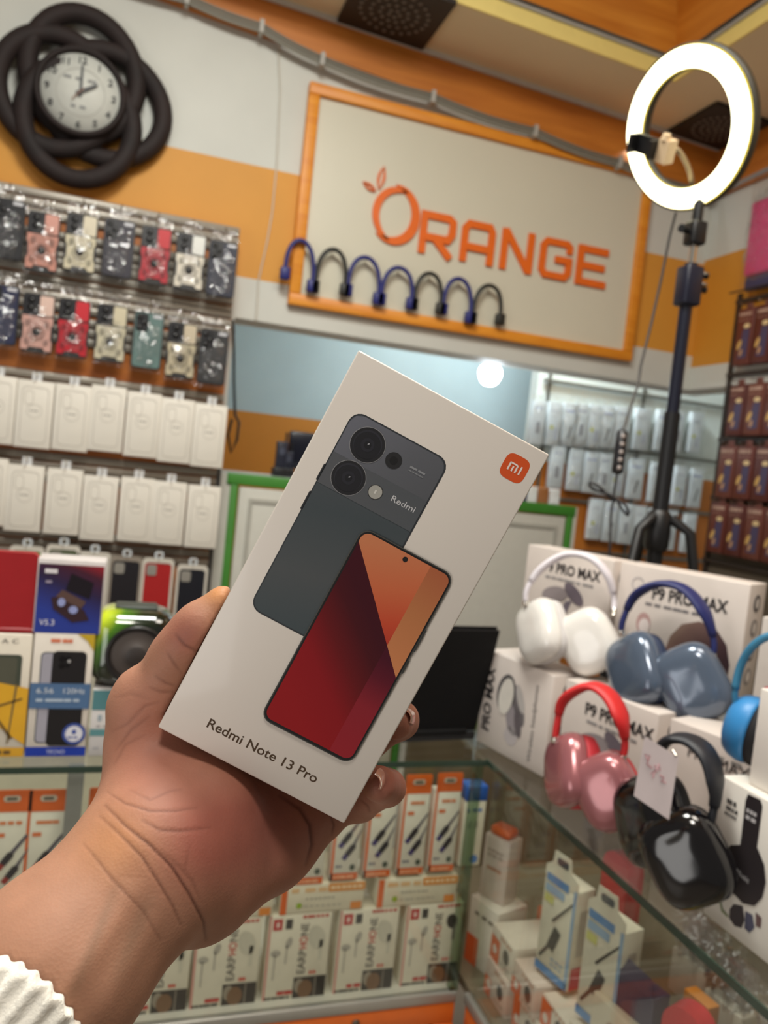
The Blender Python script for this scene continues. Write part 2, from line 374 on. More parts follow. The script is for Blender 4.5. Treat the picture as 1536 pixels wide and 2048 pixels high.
# black square ceiling vents
def vent(corners, label):
    c = np.mean(corners, 0); t = thing('ceiling_vent', label, 'vent', tuple(c), 0, 'black perforated ceiling panels')
    q = [np.array(p)-c for p in corners]
    MB().add([tuple(p) for p in q]+[tuple(p-np.array([0, 0, .012])) for p in q], [(0, 1, 2, 3), (7, 6, 5, 4), (0, 4, 5, 1), (1, 5, 6, 2), (2, 6, 7, 3), (3, 7, 4, 0)], M((38, 33, 30), 0.55)).build('panel', t)
    mb = MB(); hol = M((120, 112, 104), 0.4)
    for ring, n in ((.12, 5), (.3, 11), (.5, 17), (.72, 24)):
        for k in range(n):
            a = 2*math.pi*k/n; u, v = ring*math.cos(a), ring*math.sin(a)
            p = ((q[1]-q[0])*u+(q[3]-q[0])*v)*.5; p[2] -= .0135
            mb.lathe([(.0065, 0), (.004, -.002), (0.0001, -.002)], hol, 6, 'z', tuple(p))
    o = mb.build('perforation', t); o['kind'] = 'stuff'
    return t
def cl(x, y): return (x, y, zceil(x)-0.0005)
vent([cl(.47, 2.10), cl(.74, 2.10), cl(.74, 2.368), cl(.47, 2.368)], 'black perforated ceiling panel above the clock wall near the cornice')
vent([cl(1.64, 2.13), cl(1.86, 2.13), cl(1.86, 2.365), cl(1.64, 2.365)], 'dark ceiling panel in the corner behind the ring light')

# ------------------------------------------------------------------ wall clock
cp = onY(165, 195, YB); CKY = YB-0.035
cp = onY(163, 196, CKY)
t = thing('wall_clock', 'round clock in a dark frame of overlapping rings on the wall', 'clock', tuple(cp))
DK = wood('dark_clock_wood', (24, 14, 13), (36, 22, 20), (6, 6, 6), 0.75)
def ell(px, py, wx, wz, rot, r, y):
    c = onY(px, py, CKY)-cp; P = []
    for a in np.linspace(0, 2*math.pi, 48, endpoint=False):
        u, v = wx*math.cos(a), wz*math.sin(a); P.append((c[0]+u*math.cos(rot)-v*math.sin(rot), y+0.006*math.sin(2*a), c[2]+u*math.sin(rot)+v*math.cos(rot)))
    return MB().tube(P, r, DK, 10, True)
ell(166, 150, .138, .158, .1, .026, .004).build('ring', t)
ell(213, 209, .150, .141, -.25, .026, .010).build('ring', t)
ell(113, 184, .143, .147, .3, .0255, -.002).build('ring', t)
ell(158, 247, .138, .149, .1, .026, -.008).build('ring', t)
MB().lathe([(.114, .012), (.116, -.040), (.109, -.050), (.102, -.046), (.099, -.036)], DK, 48, 'y').build('bezel', t)
face = MB().lathe([(.0001, -.036), (.101, -.036), (.101, .0)], M((200, 200, 192), 0.6), 48, 'y').build('face', t)
mb = MB()
RT = -0.10*0
for k in range(1, 13):
    a = math.radians(90-30*k)+RT
    mb.text(str(k), .083*math.cos(a), .083*math.sin(a)-.009, .0175, -.0375, M((24, 22, 22), 0.6), None, 'C', bold=.025)
mb.rring(0, 0, .060, .062, -.0372, M((170, 168, 160), 0.6)).dashes(-.045, .045, .030, .007, -.0372, GREY, 3).dashes(-.022, .022, -.042, .008, -.0372, GREY, 2)
mb.build('numerals', face)
def hand(a, L, w, y, mat, name, tail=.012):
    a = math.radians(a); d = np.array([math.cos(a), math.sin(a)]); n = np.array([-d[1], d[0]])
    pts = [(-d*tail+n*w), (-d*tail-n*w), (d*L*.8-n*w*.8), d*L, (d*L*.8+n*w*.8)]
    MB().prism([tuple(p) for p in pts], y, y-.0012, mat).build(name, t)
hand(90, .078, .0035, -.040, BLACK, 'minute_hand'); hand(33, .052, .0048, -.042, BLACK, 'hour_hand'); hand(230, .034, .0014, -.044, M((120, 70, 40)), 'second_hand')

# ------------------------------------------------------------------ sign board ORANGE
SX0, SX1, SZ0, SZ1 = .171*YB, .6725*YB, Z(.190*YB), Z(.4605*YB)
t = thing('sign_board', 'white shop sign board with big orange lettering in an orange frame', 'sign', ((SX0+SX1)/2, YB, SZ0))
ox = (SX0+SX1)/2; w2 = (SX1-SX0)/2; hh = SZ1-SZ0
MB().box(-w2+.01, -.014, .01, w2-.01, -.001, hh-.01, M((208, 203, 184), 0.35, var=0.02, scale=5)).build('panel', t)
FR = wood('orange_frame', (216, 130, 30), (232, 152, 46), (3, 20, 20)); fw = .034
for nm, b in (('frame_rail', (-w2, hh-fw, w2, hh)), ('frame_rail', (-w2, 0, w2, fw)), ('frame_rail', (-w2, fw, -w2+fw, hh-fw)), ('frame_rail', (w2-fw, fw, w2, hh-fw))):
    MB().box(b[0], -.028, b[1], b[2], -.001, b[3], FR, .003).build(nm, t)
LET = M((228, 104, 20), 0.4); yl0, yl1 = -.022, -.014
def sp(px, py): p = onY(px, py, YB-.018); return (p[0]-ox, p[2]-SZ0)
def stroke(paths, wd, name):
    mb = MB()
    for P in paths:
        P = [np.array(p) for p in P]; L = []; R = []; closed = False
        for i in range(len(P)):
            ds = []
            if i > 0: ds.append((P[i]-P[i-1])/np.linalg.norm(P[i]-P[i-1]))
            if i < len(P)-1: ds.append((P[i+1]-P[i])/np.linalg.norm(P[i+1]-P[i]))
            d = sum(ds); d /= np.linalg.norm(d); n = np.array([-d[1], d[0]])
            k = 1/max(.45, abs(n@np.array([-ds[0][1], ds[0][0]])))
            L.append(P[i]+n*wd/2*k); R.append(P[i]-n*wd/2*k)
        for i in range(len(P)-1):
            mb.prism([tuple(L[i]), tuple(R[i]), tuple(R[i+1]), tuple(L[i+1])], yl0-.0004*len(mb.f)/6, yl1, LET)
    return mb.build(name, t)
# letter frame: base line and size from the photograph
b0 = np.array(sp(838, 505)); b1 = np.array(sp(1203, 578)); 
LH = .131; xs = b0[0]-.005; zs = b0[1]
zl = lambda x: zs
LW = .116; gap = .0245; sw = .0225
def L(i, pts): return [(xs+i*(LW+gap)+p[0]*LW, zs+p[1]*LH) for p in pts]
e = sw/2/LH; ex = sw/2/LW
stroke([L(0, [(ex, 0), (ex, 1-e*.0)]), L(0, [(ex, 1-e), (.82, 1-e), (.97-ex*.4, 1-e*1.9), (.97-ex*.4, .55), (.82, .40), (ex, .40)]), L(0, [(.42, .40), (.93, -.02)])], sw, 'letter')
stroke([L(1, [(ex, 0), (ex, .80), (.2, 1-e), (.82, 1-e), (1-ex, .80), (1-ex, 0)]), L(1, [(ex, .37), (1-ex, .37)])], sw, 'letter')
stroke([L(2, [(ex, 0), (ex, 1)]), L(2, [(ex, .97), (1-ex, .03)]), L(2, [(1-ex, 0), (1-ex, 1)])], sw, 'letter')
stroke([L(3, [(1-ex*.6, .68), (1-ex*.6, .84), (.84, 1-e), (.2, 1-e), (ex, .80), (ex, .2), (.2, e), (.84, e), (1-ex*.6, .2), (1-ex*.6, .50), (.5, .50)])], sw*.95, 'letter')
stroke([L(4, [(1, 1-e), (ex, 1-e)]), L(4, [(.92, .5), (ex, .5)]), L(4, [(1, e), (ex, e)]), L(4, [(ex, 0), (ex, 1)])], sw, 'letter')
oc = np.array(sp(774, 436)); oc = np.array([xs-.085, zs+.098])
def crescent(a0, a1, r0, wmax, off):
    n = 30; A = np.radians(np.linspace(a0, a1, n)); wd = wmax*np.sin(np.linspace(0, math.pi, n))**.6
    out = [(oc[0]+r0*math.cos(a)*.93, oc[1]+r0*1.05*math.sin(a)) for a in A]
    inn = [(oc[0]+(r0-w)*math.cos(a)*.93, oc[1]+(r0-w)*1.05*math.sin(a)) for a, w in zip(A, wd)]
    mb = MB()
    for i in range(n-1): mb.prism([out[i], out[i+1], inn[i+1], inn[i]], yl0, yl1, LET)
    return mb
crescent(-135, 95, .0865, .030, 0).build('letter', t); crescent(60, 262, .079, .024, 0).build('letter', t)
def leaf(base, tip, wd):
    base = np.array(base); tip = np.array(tip); d = tip-base; n = np.array([-d[1], d[0]])/np.linalg.norm(d)*wd
    def lf(k): return [tuple(base+d*s+n*k*math.sin(math.pi*s)) for s in np.linspace(0.02, .98, 9)]+[tuple(base+d*s-n*k*math.sin(math.pi*s)) for s in np.linspace(.98, 0.02, 9)]
    MB().outline(lf(1), lf(.45), yl0, yl1, LET).build('leaf', t)
leaf(sp(757, 380), sp(768, 332), .012); leaf(sp(752, 384), sp(725, 363), .009)

# ------------------------------------------------------------------ arched cables with plugs hung along the sign
NAVY = M((28, 34, 110), 0.45); BLK2 = M((34, 34, 30), 0.45)
tops = [(607, 482), (669, 499), (733, 515), (791, 534), (856, 546), (921, 558), (975, 570)]
feet = [(568, 538), (628, 565), (693, 572), (760, 590), (826, 600), (884, 610), (943, 628), (1003, 632)]
for i, (tx, ty) in enumerate(tops):
    a = onY(*feet[i], YB-.045); b = onY(*feet[i+1], YB-.045); tp = onY(tx, ty, YB-.045); c = (a+b)/2
    blue = i in (0, 2, 3, 5); mm = NAVY if blue else BLK2
    t = thing('plug_cable', '%s arched cable with plug ends on the sign, %s along the row' % ('blue' if blue else 'black', ORD[i]), 'cable', (c[0], YB-.045, c[2]), 0, 'arched plug cables along the sign')
    P = []; h = tp[2]-c[2]; w = (b[0]-a[0])/2*.92
    for s in np.linspace(0, math.pi, 17): P.append((-w*math.cos(s), 0, (a[2]-c[2])*(1-s/math.pi)+(b[2]-c[2])*s/math.pi+h*math.sin(s)**.75))
    MB().tube(P, .0068, mm, 8).build('cord', t)
    k = 1.0 if blue else .9
    for q, nm in ((P[0], 'small_plug'), (P[-1], 'plug')):
        s = .014 if nm == 'small_plug' else .017
        MB().box(q[0]-s*k, -.012, q[2]-.030, q[0]+s*k, .012, q[2]+.006, mm, .004).build(nm, t)
    MB().box(-.004, .0, h-.004, .004, .0165, h+.004, GREYT).build('peg', t)

# ------------------------------------------------------------------ black slatwall with hanging goods, left of the opening
BY = 2.345                                            # face of the slatwall
t = thing('slatwall_panel', 'orange slatwall display panel with grey rails behind the counter', 'display panel', (-.2, BY, Z(-.9)))
zr = [.598, .565, .250, .225, .0, -.03, -.245, -.275, -.50, -.53]
MB().box(-.75, 0, -.55, .445, .05, 1.52, wood('slat_orange', (176, 96, 30), (198, 116, 40), (2, 16, 16))).build('backing', t)
RAILM = M((158, 150, 138), 0.35, 0.15)
RAILS = (.600, .50, .43, .365, .280, .125, -.092, -.305)
for zt in RAILS:
    for k in range(3):
        z0 = zt+.9+.026-.026*k
        MB().box(-.75, -.010, z0-.011, .445, .0, z0+.011, RAILM, .003, 1).build('rail', t)
MB().box(.445, -.004, -.55, .458, .05, .93, M((70, 68, 66), 0.4)).build('end_post', t)

def hook(parent, h, L=.07):
    MB().tube([(0, L*.57, h), (0, -.018, h), (0, -.024, h+.010)], .0022, CHROME, 6).build('peg_hook', parent)
def bag(parent, w, h0, h1, y=-.016, d=.024):
    """clear pouch: a slightly crinkled envelope round the goods"""
    nx, nz = 9, 15; vs = []; fs = []
    for side in (0, 1):
        for j in range(nz+1):
            for i in range(nx+1):
                u, v = i/nx, j/nz
                bul = (math.sin(math.pi*u)*math.sin(math.pi*min(1, v*1.25)))**.35 if 0 < u < 1 and v < .8 else 0
                yy = y*bul-.002 if side == 0 else .006+.002*bul
                vs.append(((u-.5)*w, yy+random.uniform(-.0028, .0028), h0+(h1-h0)*v))
    n = (nx+1)*(nz+1)
    for side in (0,):
        for j in range(nz):
            for i in range(nx): a = side*n+j*(nx+1)+i; fs.append((a, a+1, a+nx+2, a+nx+1))
    return MB().add(vs, fs, BAG, True).build('clear_bag', parent)
def rugged_case(body, slider, camera_c, label, p, i, plain=False):
    t = thing('phone_case', label, 'phone case', tuple(p), 0, 'bagged phone cases on the slatwall')
    w, h = .039, .152; bm_ = M(body, 0.42, var=.05); sl = M(slider, 0.38); ck = M(camera_c, 0.35)
    MB().prism(MB.rr(-w, 0, w, h, .010), -.010, .0, M((34, 32, 34), 0.5), True).build('shell', t)
    if plain:
        MB().prism(MB.rr(-w+.003, .003, w-.003, h-.003, .008), -.013, -.009, bm_, True).build('back_plate', t)
        MB().prism(MB.rr(-w+.006, h-.052, -.002, h-.006, .006), -.017, -.012, ck, True).build('camera_window', t)
        for k in range(3): MB().lathe([(.0001, -.0185), (.0065, -.0185), (.0075, -.016)], M((14, 14, 16), .2), 14, 'y', (-w+.014+.012*(k % 2), 0, h-.016-.014*k)).build('lens_hole', t)
        MB().box(.010, -.0145, h-.014, w-.006, -.012, h-.006, M((200, 200, 205), .4)).build('label_tag', t)
    else:
        pts = [(-w+.002, .006), (-w*.55, .006), (-w*.45, .014), (w*.45, .014), (w*.55, .006), (w-.002, .006), (w-.002, .030), (w-.006, .036), (w-.006, .068), (w-.002, .076), (w-.002, .094), (-w+.002, .094), (-w+.002, .076), (-w+.006, .068), (-w+.006, .036), (-w+.002, .030)]
        MB().prism(pts, -.0145, -.009, bm_).build('back_plate', t)
        for sx in (-1, 1):
            MB().prism([(sx*.030, .080), (sx*.018, .086), (sx*.016, .072), (sx*.028, .066)][::sx], -.0165, -.014, M(tuple(max(0, int(c*.72)) for c in body), .5)).build('corner_relief', t)
            MB().prism([(sx*.030, .024), (sx*.018, .018), (sx*.018, .032), (sx*.028, .038)][::sx], -.0165, -.014, M(tuple(max(0, int(c*.72)) for c in body), .5)).build('corner_relief', t)
        MB().lathe([(.0185, -.014), (.0185, -.017), (.0145, -.017), (.0145, -.0145)], M(tuple(max(0, int(c*.8)) for c in body), .35), 24, 'y', (0, 0, .052)).build('ring_holder', t)
        MB().lathe([(.0001, -.0175), (.010, -.0175), (.0105, -.014)], M((44, 42, 42), .35), 20, 'y', (-.001, 0, .053)).build('magnet', t)
        MB().prism(MB.rr(.003, h-.054, w-.003, h-.004, .004), -.0155, -.009, sl, True).build('lens_slider', t)
        MB().prism(MB.rr(-w+.003, h-.056, .001, h-.005, .006), -.0145, -.009, ck, True).build('camera_window', t)
        for k in range(2): MB().lathe([(.0001, -.0165), (.0075, -.0165), (.0085, -.014)], M((10, 10, 12), .2), 14, 'y', (-w*.48, 0, h-.018-.020*k)).build('lens_hole', t)
    bag(t, .082, -.010, .186); hook(t, .178)
    return t
GRN = (96, 122, 118)
row1 = [((16, 460), (30, 30, 34), None, 'black'), ((86, 486), (196, 138, 122), (206, 150, 136), 'rose pink'), ((162, 489), (206, 196, 168), (214, 204, 180), 'cream'), ((237, 499), (40, 36, 48), None, 'dark plum'),
        ((310, 513), (172, 30, 44), (190, 36, 44), 'red'), ((379, 526), (214, 206, 190), (220, 220, 214), 'ivory'), ((443, 540), (34, 36, 54), None, 'dark navy')]
row2 = [((4, 630), (36, 40, 72), None, 'navy blue'), ((76, 648), (204, 158, 146), (222, 190, 176), 'pale pink'), ((147, 658), (182, 24, 40), (200, 40, 52), 'red'), ((222, 668), (198, 190, 164), (206, 196, 168), 'cream'),
        ((295, 682), GRN, None, 'teal green'), ((362, 702), (188, 176, 148), (198, 184, 160), 'beige'), ((425, 715), (46, 46, 48), None, 'charcoal')]
for rn, row in (('upper', row1), ('lower', row2)):
    for i, (px, body, sl, nm) in enumerate(row):
        c = onY(*px, BY-.05); p = (c[0], BY-.05, c[2]-.076)
        rugged_case(body, sl or body, (30, 30, 34), '%s rugged phone case in a clear bag, %s from the wall end, %s row' % (nm, ORD[i], rn), p, i, sl is None)

# white boxed cases, two rows
def white_carton(label, p, group):
    t = thing('case_carton', label, 'carton', tuple(p), 0, group)
    w, h = .0450, .177
    MB().box(-w, 0, 0, w, .026, h, M((232, 226, 214), 0.45, var=.02), .002).build('carton', t)
    mb = MB(); ln = M((196, 190, 180), .6)
    mb.outline(MB.rr(-w+.012, .014, w-.012, h-.016, .012), MB.rr(-w+.0138, .0158, w-.0138, h-.0178, .0105), -.0008, .0006, ln)
    mb.outline(MB.rr(-w+.019, h-.064, -.004, h-.026, .009), MB.rr(-w+.0205, h-.0625, -.0055, h-.0275, .008), -.0008, .0006, ln)
    mb.rring(0, h*.55, .0175, .0188, -.0006, ln)
    mb.build('embossed_outline', t)
    MB().dashes(-.011, .011, h*.545, .003, -.0006, M((120, 116, 110)), 3).build('print', t)
    MB().box(-.012, .006, h-.001, .012, .0068, h+.022, M((222, 222, 222), .3), .0).build('hang_tab', t)
    hook(t, h+.014)
    return t
r1 = [(-8, 819), (68, 829), (143, 836), (214, 838), (285, 850), (352, 862), (418, 872)]
r2 = [(-26, 983), (48, 997), (126, 1004), (198, 1017), (272, 1020), (337, 1027), (405, 1034)]
proto = None
for rn, row in (('upper', r1), ('lower', r2)):
    for i, px in enumerate(row):
        c = onY(*px, BY-.06); p = (c[0], BY-.06, c[2]-.0885)
        lab = 'white boxed phone case on a peg, %s from the wall end, %s white row' % (ORD[i], rn)
        if proto is None: proto = white_carton(lab, p, 'white boxed phone cases on the slatwall')
        else: dup(proto, p, 0, lab)
# third row: coloured cases in their packs, partly behind the counter goods
def packed_case(px, col, nm, w=.043, h=.17, frame=(214, 208, 196)):
    c = onY(*px, BY-.05)
    t = thing('phone_case', '%s phone case in a window pack under the white cartons' % nm, 'phone case', (c[0], BY-.05, c[2]-h), 0, 'packed phone cases under the white cartons')
    MB().outline(MB.rr(-w, 0, w, h, .012), MB.rr(-w+.007, .007, w-.007, h-.012, .010), -.006, .006, M(frame, .5)).build('pack_frame', t)
    MB().prism(MB.rr(-w+.007, .007, w-.007, h-.012, .010), -.004, .004, M(col, .45), True).build('case', t)
    MB().prism(MB.rr(-w+.012, h-.048, -.004, h-.018, .006), -.0065, -.003, M((150, 146, 138), .35), True).build('camera_window', t)
    MB().outline(MB.rr(-.012, h-.001, .012, h+.020, .008), MB.rr(-.007, h+.004, .007, h+.014, .004), -.001, .001, M((220, 226, 230), .2)).build('hang_tab', t)
    hook(t, h+.011)
    return t
packed_case((55, 1092), (110, 170, 50), 'lime green'); packed_case((128, 1090), (92, 100, 72), 'olive'); packed_case((190, 1104), (206, 200, 190), 'pearl white')
packed_case((254, 1113), (30, 28, 34), 'black', frame=(150, 140, 128)); packed_case((318, 1117), (176, 34, 36), 'red'); packed_case((386, 1130), (24, 26, 36), 'midnight blue')
# looped black cord hanging on the end post
P = [onY(x, y, BY+.03) for x, y in ((466, 640), (468, 700), (468, 760), (470, 830), (478, 845), (474, 880), (462, 905), (456, 870), (464, 838))]
tag(MB().tube(P, .004, BLACK, 6).build('cord'), 'looped black cord hanging beside the slatwall end post', 'cord')

# ================================================================== room behind the opening
GREEN = M((70, 138, 52), 0.4)
DX0, DX1, DY, DZ = .283, 1.478, 2.40, Z(-.064)
t = thing('back_desk', 'white desk with bright green edging in the opening under the sign', 'desk', ((DX0+DX1)/2, DY, 0))
c0 = (DX0+DX1)/2; hw = (DX1-DX0)/2
PANEL = M((206, 204, 194), 0.45, var=.03)
MB().box(-hw, 0, DZ-.03, hw, .42, DZ, M((186, 186, 182), .35), .003).build('desk_top', t)
MB().box(-hw, -.008, DZ-.032, hw, .0, DZ+.002, GREEN, .002).build('green_edge', t)
for x in (-hw+.012, 0.02, hw-.03): MB().box(x, -.006, 0.02, x+.024, .004, DZ-.032, GREEN, .002).build('green_stile', t)
MB().box(-hw-.03, -.002, 0, -hw+.012, .42, DZ-.002, PANEL).build('side_panel', t)
MB().box(hw-.006, -.002, 0, hw+.01, .42, DZ-.002, PANEL).build('side_panel', t)
for x0, x1 in ((-hw+.04, .016), (.048, hw-.034)):
    d = MB().box(x0, -.004, .05, x1, .012, DZ-.038, PANEL, .003).build('door', t)
    MB().outline([(x0+.03, .08), (x1-.03, .08), (x1-.03, DZ-.07), (x0+.03, DZ-.07)], [(x0+.042, .092), (x1-.042, .092), (x1-.042, DZ-.082), (x0+.042, DZ-.082)], -.009, -.003, M((180, 178, 168), .5)).build('moulding', d)
# on the desk: monitor, two handheld radios in chargers, papers
p = onY(640, 868, 2.62)
t = thing('monitor', 'black computer monitor on the green edged desk', 'monitor', (.70, 2.62, DZ))
hz = p[2]-DZ
MB().box(-.20, -.012, .03, .20, .012, hz, M((20, 22, 36), .2), .006).build('screen', t); MB().box(-.02, .012, 0, .02, .03, hz*.6, BLACK).build('stand', t); MB().box(-.09, -.05, 0, .09, .06, .008, BLACK, .003).build('foot', t)
for k, (px, hgt, nm) in enumerate((((562, 0), .115, 'taller'), ((578, 0), .085, 'shorter'))):
    q = onY(px[0], 915, 2.55)
    t = thing('handset', '%s dark handset in a charging cradle on the green edged desk' % nm, 'handset', (q[0], 2.55+.03*k, DZ))
    MB().box(-.025, -.02, 0, .025, .02, .03, BLACK, .004).build('cradle', t); MB().box(-.018, -.012, .02, .018, .012, hgt, M((30, 32, 48), .4), .004).build('body', t)
    MB().tube([(.012, 0, hgt-.005), (.012, 0, hgt+.03)], .004, BLACK, 6).build('aerial', t); MB().disc(0, hgt*.72, .010, .012, -.0126, M((70, 74, 90), .4)).build('speaker_grille', t)
t = tag(MB().box(-.04, -.03, 0, .05, .03, .045, M((60, 56, 84), .5), .004).build('carton'), 'dark purple carton on the desk under the hanging packets', 'carton'); t.location = (1.28, 2.5, DZ)
for k, (x, c, nm) in enumerate(((1.345, (218, 218, 214), 'white'), (1.39, (150, 96, 52), 'brown'), (1.435, (214, 214, 212), 'pale grey'))):
    t = tag(MB().box(-.02, -.03, 0, .02, .03, .055, M(c, .5), .003).build('carton'), '%s little carton in a row on the desk end' % nm, 'carton'); t.location = (x, 2.5, DZ)
# bare globe bulb
bp = onY(980, 748, 2.60)
t = thing('light_bulb', 'glowing round bulb hanging in the back room', 'bulb', tuple(bp))
MB().lathe([(.0001, -.042), (.018, -.039), (.032, -.026), (.040, -.007), (.041, .007), (.036, .023), (.023, .032), (.014, .040)], emit((232, 244, 255), 26, 'bulb_glow'), 20).build('globe', t)
MB().lathe([(.016, .040), (.018, .046), (.018, .075), (.010, .085), (.0001, .086)], M((236, 236, 232), .4), 14).build('holder', t)
MB().tube([(0, 0, .084), (0, 0, Z(1.22)-bp[2])], .003, WHITE, 6).build('flex', t)
# rack of boxed packets on the partition
RY = 2.935
t = thing('wire_rack', 'dark wire rack rails carrying white packets behind the ring light', 'rack', (2.07, RY, Z(.0)))
for z in (.43, .185, -.05, -.263):
    MB().box(-.48, -.012, z-.006, .48, 0, z+.006, M((120, 118, 108), .4, .4)).build('rail', t)
for x in (-.46, 0, .46): MB().box(x, -.006, -.4, x+.012, 0, .47, M((100, 98, 90), .4, .4)).build('upright', t)
def packet(label, p, w, h, kind, group):
    t = thing('charger_packet', label, 'packet', tuple(p), 0, group)
    MB().box(-w/2, -.026, 0, w/2, 0, h*.86, M((222, 228, 230), .4, var=.03), .002).build('carton', t)
    mb = MB(); y = -.0266
    if kind == 0: mb.dashes(-w*.3, w*.3, h*.70, .008, y, M((170, 176, 200)), 3).rect(-w*.12, h*.22, w*.16, h*.45, y, M((150, 150, 156)))
    elif kind == 1: mb.add([(-w*.1, y, h*.15), (w*.0, y, h*.13), (w*.2, y, h*.40), (w*.1, y, h*.42)], [(0, 1, 2, 3)], M((70, 70, 78))).dashes(-w*.35, w*.35, h*.68, .007, y, M((140, 150, 205)), 4)
    else: mb.dashes(-w*.35, w*.3, h*.66, .006, y, M((190, 190, 200)), 3).disc(-w*.2, h*.35, .008, .008, y, M((206, 210, 70))).rect(0, h*.12, w*.3, h*.34, y, M((196, 200, 210)))
    mb.build('print', t)
    vs = []; n = 6
    for j in range(n+1):
        for i in range(n+1): vs.append(((i/n-.5)*w*1.12, -.034+.006*abs(i/n-.5)*2+random.uniform(-.003, .003), h*j/n))
    MB().add(vs, [(j*(n+1)+i, j*(n+1)+i+1, (j+1)*(n+1)+i+1, (j+1)*(n+1)+i) for j in range(n) for i in range(n)], BAG, True).build('clear_bag', t)
    MB().tube([(0, -.035, h*.94), (0, .0, h*.94)], .002, CHROME, 5).build('peg_hook', t)
    return t
rows = [('top', [1067, 1100, 1130, 1153, 1180, 1205, 1235, 1275, 1315, 1345, 1382], lambda x: 888+(x-1060)*.055, .205),
        ('middle', [1105, 1142, 1172, 1200, 1226, 1262, 1303, 1350, 1382], lambda x: 975+(x-1100)*.14, .20),
        ('lower', [1182, 1212, 1242, 1268, 1300, 1330, 1368], lambda x: 1078+(x-1180)*.14, .20)]
for rn, xs_, fz, h in rows:
    pr = []
    for i, x in enumerate(xs_):
        c = onY(x, fz(x), RY-.02); 
        packet('white bagged packet, %s from the desk side, %s row of the back rack' % (ORD[i], rn), (c[0], RY-.012, c[2]), .062 if x not in (1262, 1275, 1235) else .076, h, (i*2+len(rn)) % 3, 'white packets on the back rack')

# ------------------------------------------------------------------ brown packets on the side wall
t = thing('side_rack', 'dark grid rack on the side wall behind brown packets', 'rack', (XR, 1.6, Z(0)))
DKR = M((58, 48, 42), .45, .2)
for z in (.672, .43, .215, .02, -.19): MB().box(-.014, -.55, z-.006, 0, .60, z+.006, DKR).build('rail', t)
for y in (-.5, 0, .585): MB().box(-.010, y, -.6, 0, y+.014, .70, DKR).build('upright', t)
MB().box(.002, -.55, -.6, .03, .60, .39, M((96, 84, 70), .6)).build('back_board', t)
def brown_pack(label, p, h, tone):
    t = thing('brown_packet', label, 'packet', tuple(p), -math.pi/2, 'brown packets on the side wall rack')
    w = .072; B = M(((104, 50, 40), (92, 42, 36), (112, 60, 48))[tone], .4)
    MB().box(-w/2, -.022, 0, w/2, 0, h, B, .002).build('carton', t)
    mb = MB(); y = -.0226
    mb.dashes(-w*.40, w*.38, h*.86, .012, y, M((190, 156, 138)), 5, .8).dashes(-w*.40, w*.3, h*.78, .005, y, M((150, 110, 96)), 4)
    mb.add([(-w*.22, y, h*.12), (w*.30, y, h*.12), (w*.34, y, h*.62), (-w*.06, y, h*.62)], [(0, 1, 2, 3)], M((76, 68, 100)))
    mb.disc(-w*.20, h*.36, .008, .017, y-.0004, M((214, 172, 100)), rot=-.4).disc(-w*.05, h*.22, .006, .012, y-.0004, M((196, 150, 110)), rot=-.3).disc(w*.14, h*.68, .014, .008, y-.0004, M((226, 200, 150)))
    mb.build('print', t)
    MB().tube([(0, -.05, h+.008), (0, .0015, h+.008)], .002, CHROME, 5).build('peg_hook', t); MB().box(-.014, -.012, h-.001, .014, -.0112, h+.018, M((120, 70, 60))).build('hang_tab', t)
    return t
for r, (z0, h, y0, n) in enumerate(((.452, .185, 2.115, 3), (.225, .165, 2.108, 3), (.022, .17, 2.118, 4), (-.16, .165, 2.125, 4))):
    for i in range(n):
        brown_pack('brown printed packet, %s out from the room corner, %s row of the side rack' % (ORD[i], ('top', 'second', 'third', 'bottom')[r]), (XR-.016, y0-.079*i, Z(z0)), h, (i+r) % 3)
# pink pouch hanging higher on the side wall, and the dark thing under it
p = onX(1528, 480, XR-.03)
t = thing('pink_packet', 'bright pink item in a clear bag high on the side wall', 'packet', (XR-.03, p[1]-.02, p[2]-.11), -math.pi/2)
MB().box(-.075, -.02, 0, .07, .015, .24, M((226, 60, 130), .45, bump=.5, scale=60), .012, 3).build('fabric', t)
bag(t, .20, -.03, .33, -.03); hook(t, .31, .05)
MB().box(-.07, -.012, -.045, .05, .010, .0, M((60, 58, 92), .5), .006).build('dark_band', t)
MB().tube([(-.085, -.05, -.055), (.08, -.05, -.055)], .003, DKR, 6).build('peg', t)

# ------------------------------------------------------------------ ring light on its stand, behind the cartons
RD = 1.50
A0 = at(1388, 492, RD); A1 = at(1302, 1085, RD)
bx_, by_ = (A0[0]+A1[0])/2+.022, (A0[1]+A1[1])/2+.022
ZCT = Z(-.4543)                                     # counter top
t = thing('ring_light', 'glowing ring light on a black tripod stand behind the headphone cartons', 'ring light', (bx_, by_, ZCT))
def loc(p): return np.array(p)-np.array([bx_, by_, ZCT])
rc = loc(at(1372, 260, RD))
# the ring faces the camera side, turned a little: build in its own axes
_d = ray(1375, 258); _d = _d/np.linalg.norm(_d); _r = CR-_d*(CR@_d); _r /= np.linalg.norm(_r); _u = np.cross(_r, _d)
Rn = .777*_d+.623*_r+.080*_u; Rn /= np.linalg.norm(Rn)
Ru = np.array([0, 0, 1.])-Rn*Rn[2]; Ru /= np.linalg.norm(Ru); Rr = np.cross(Rn, Ru)
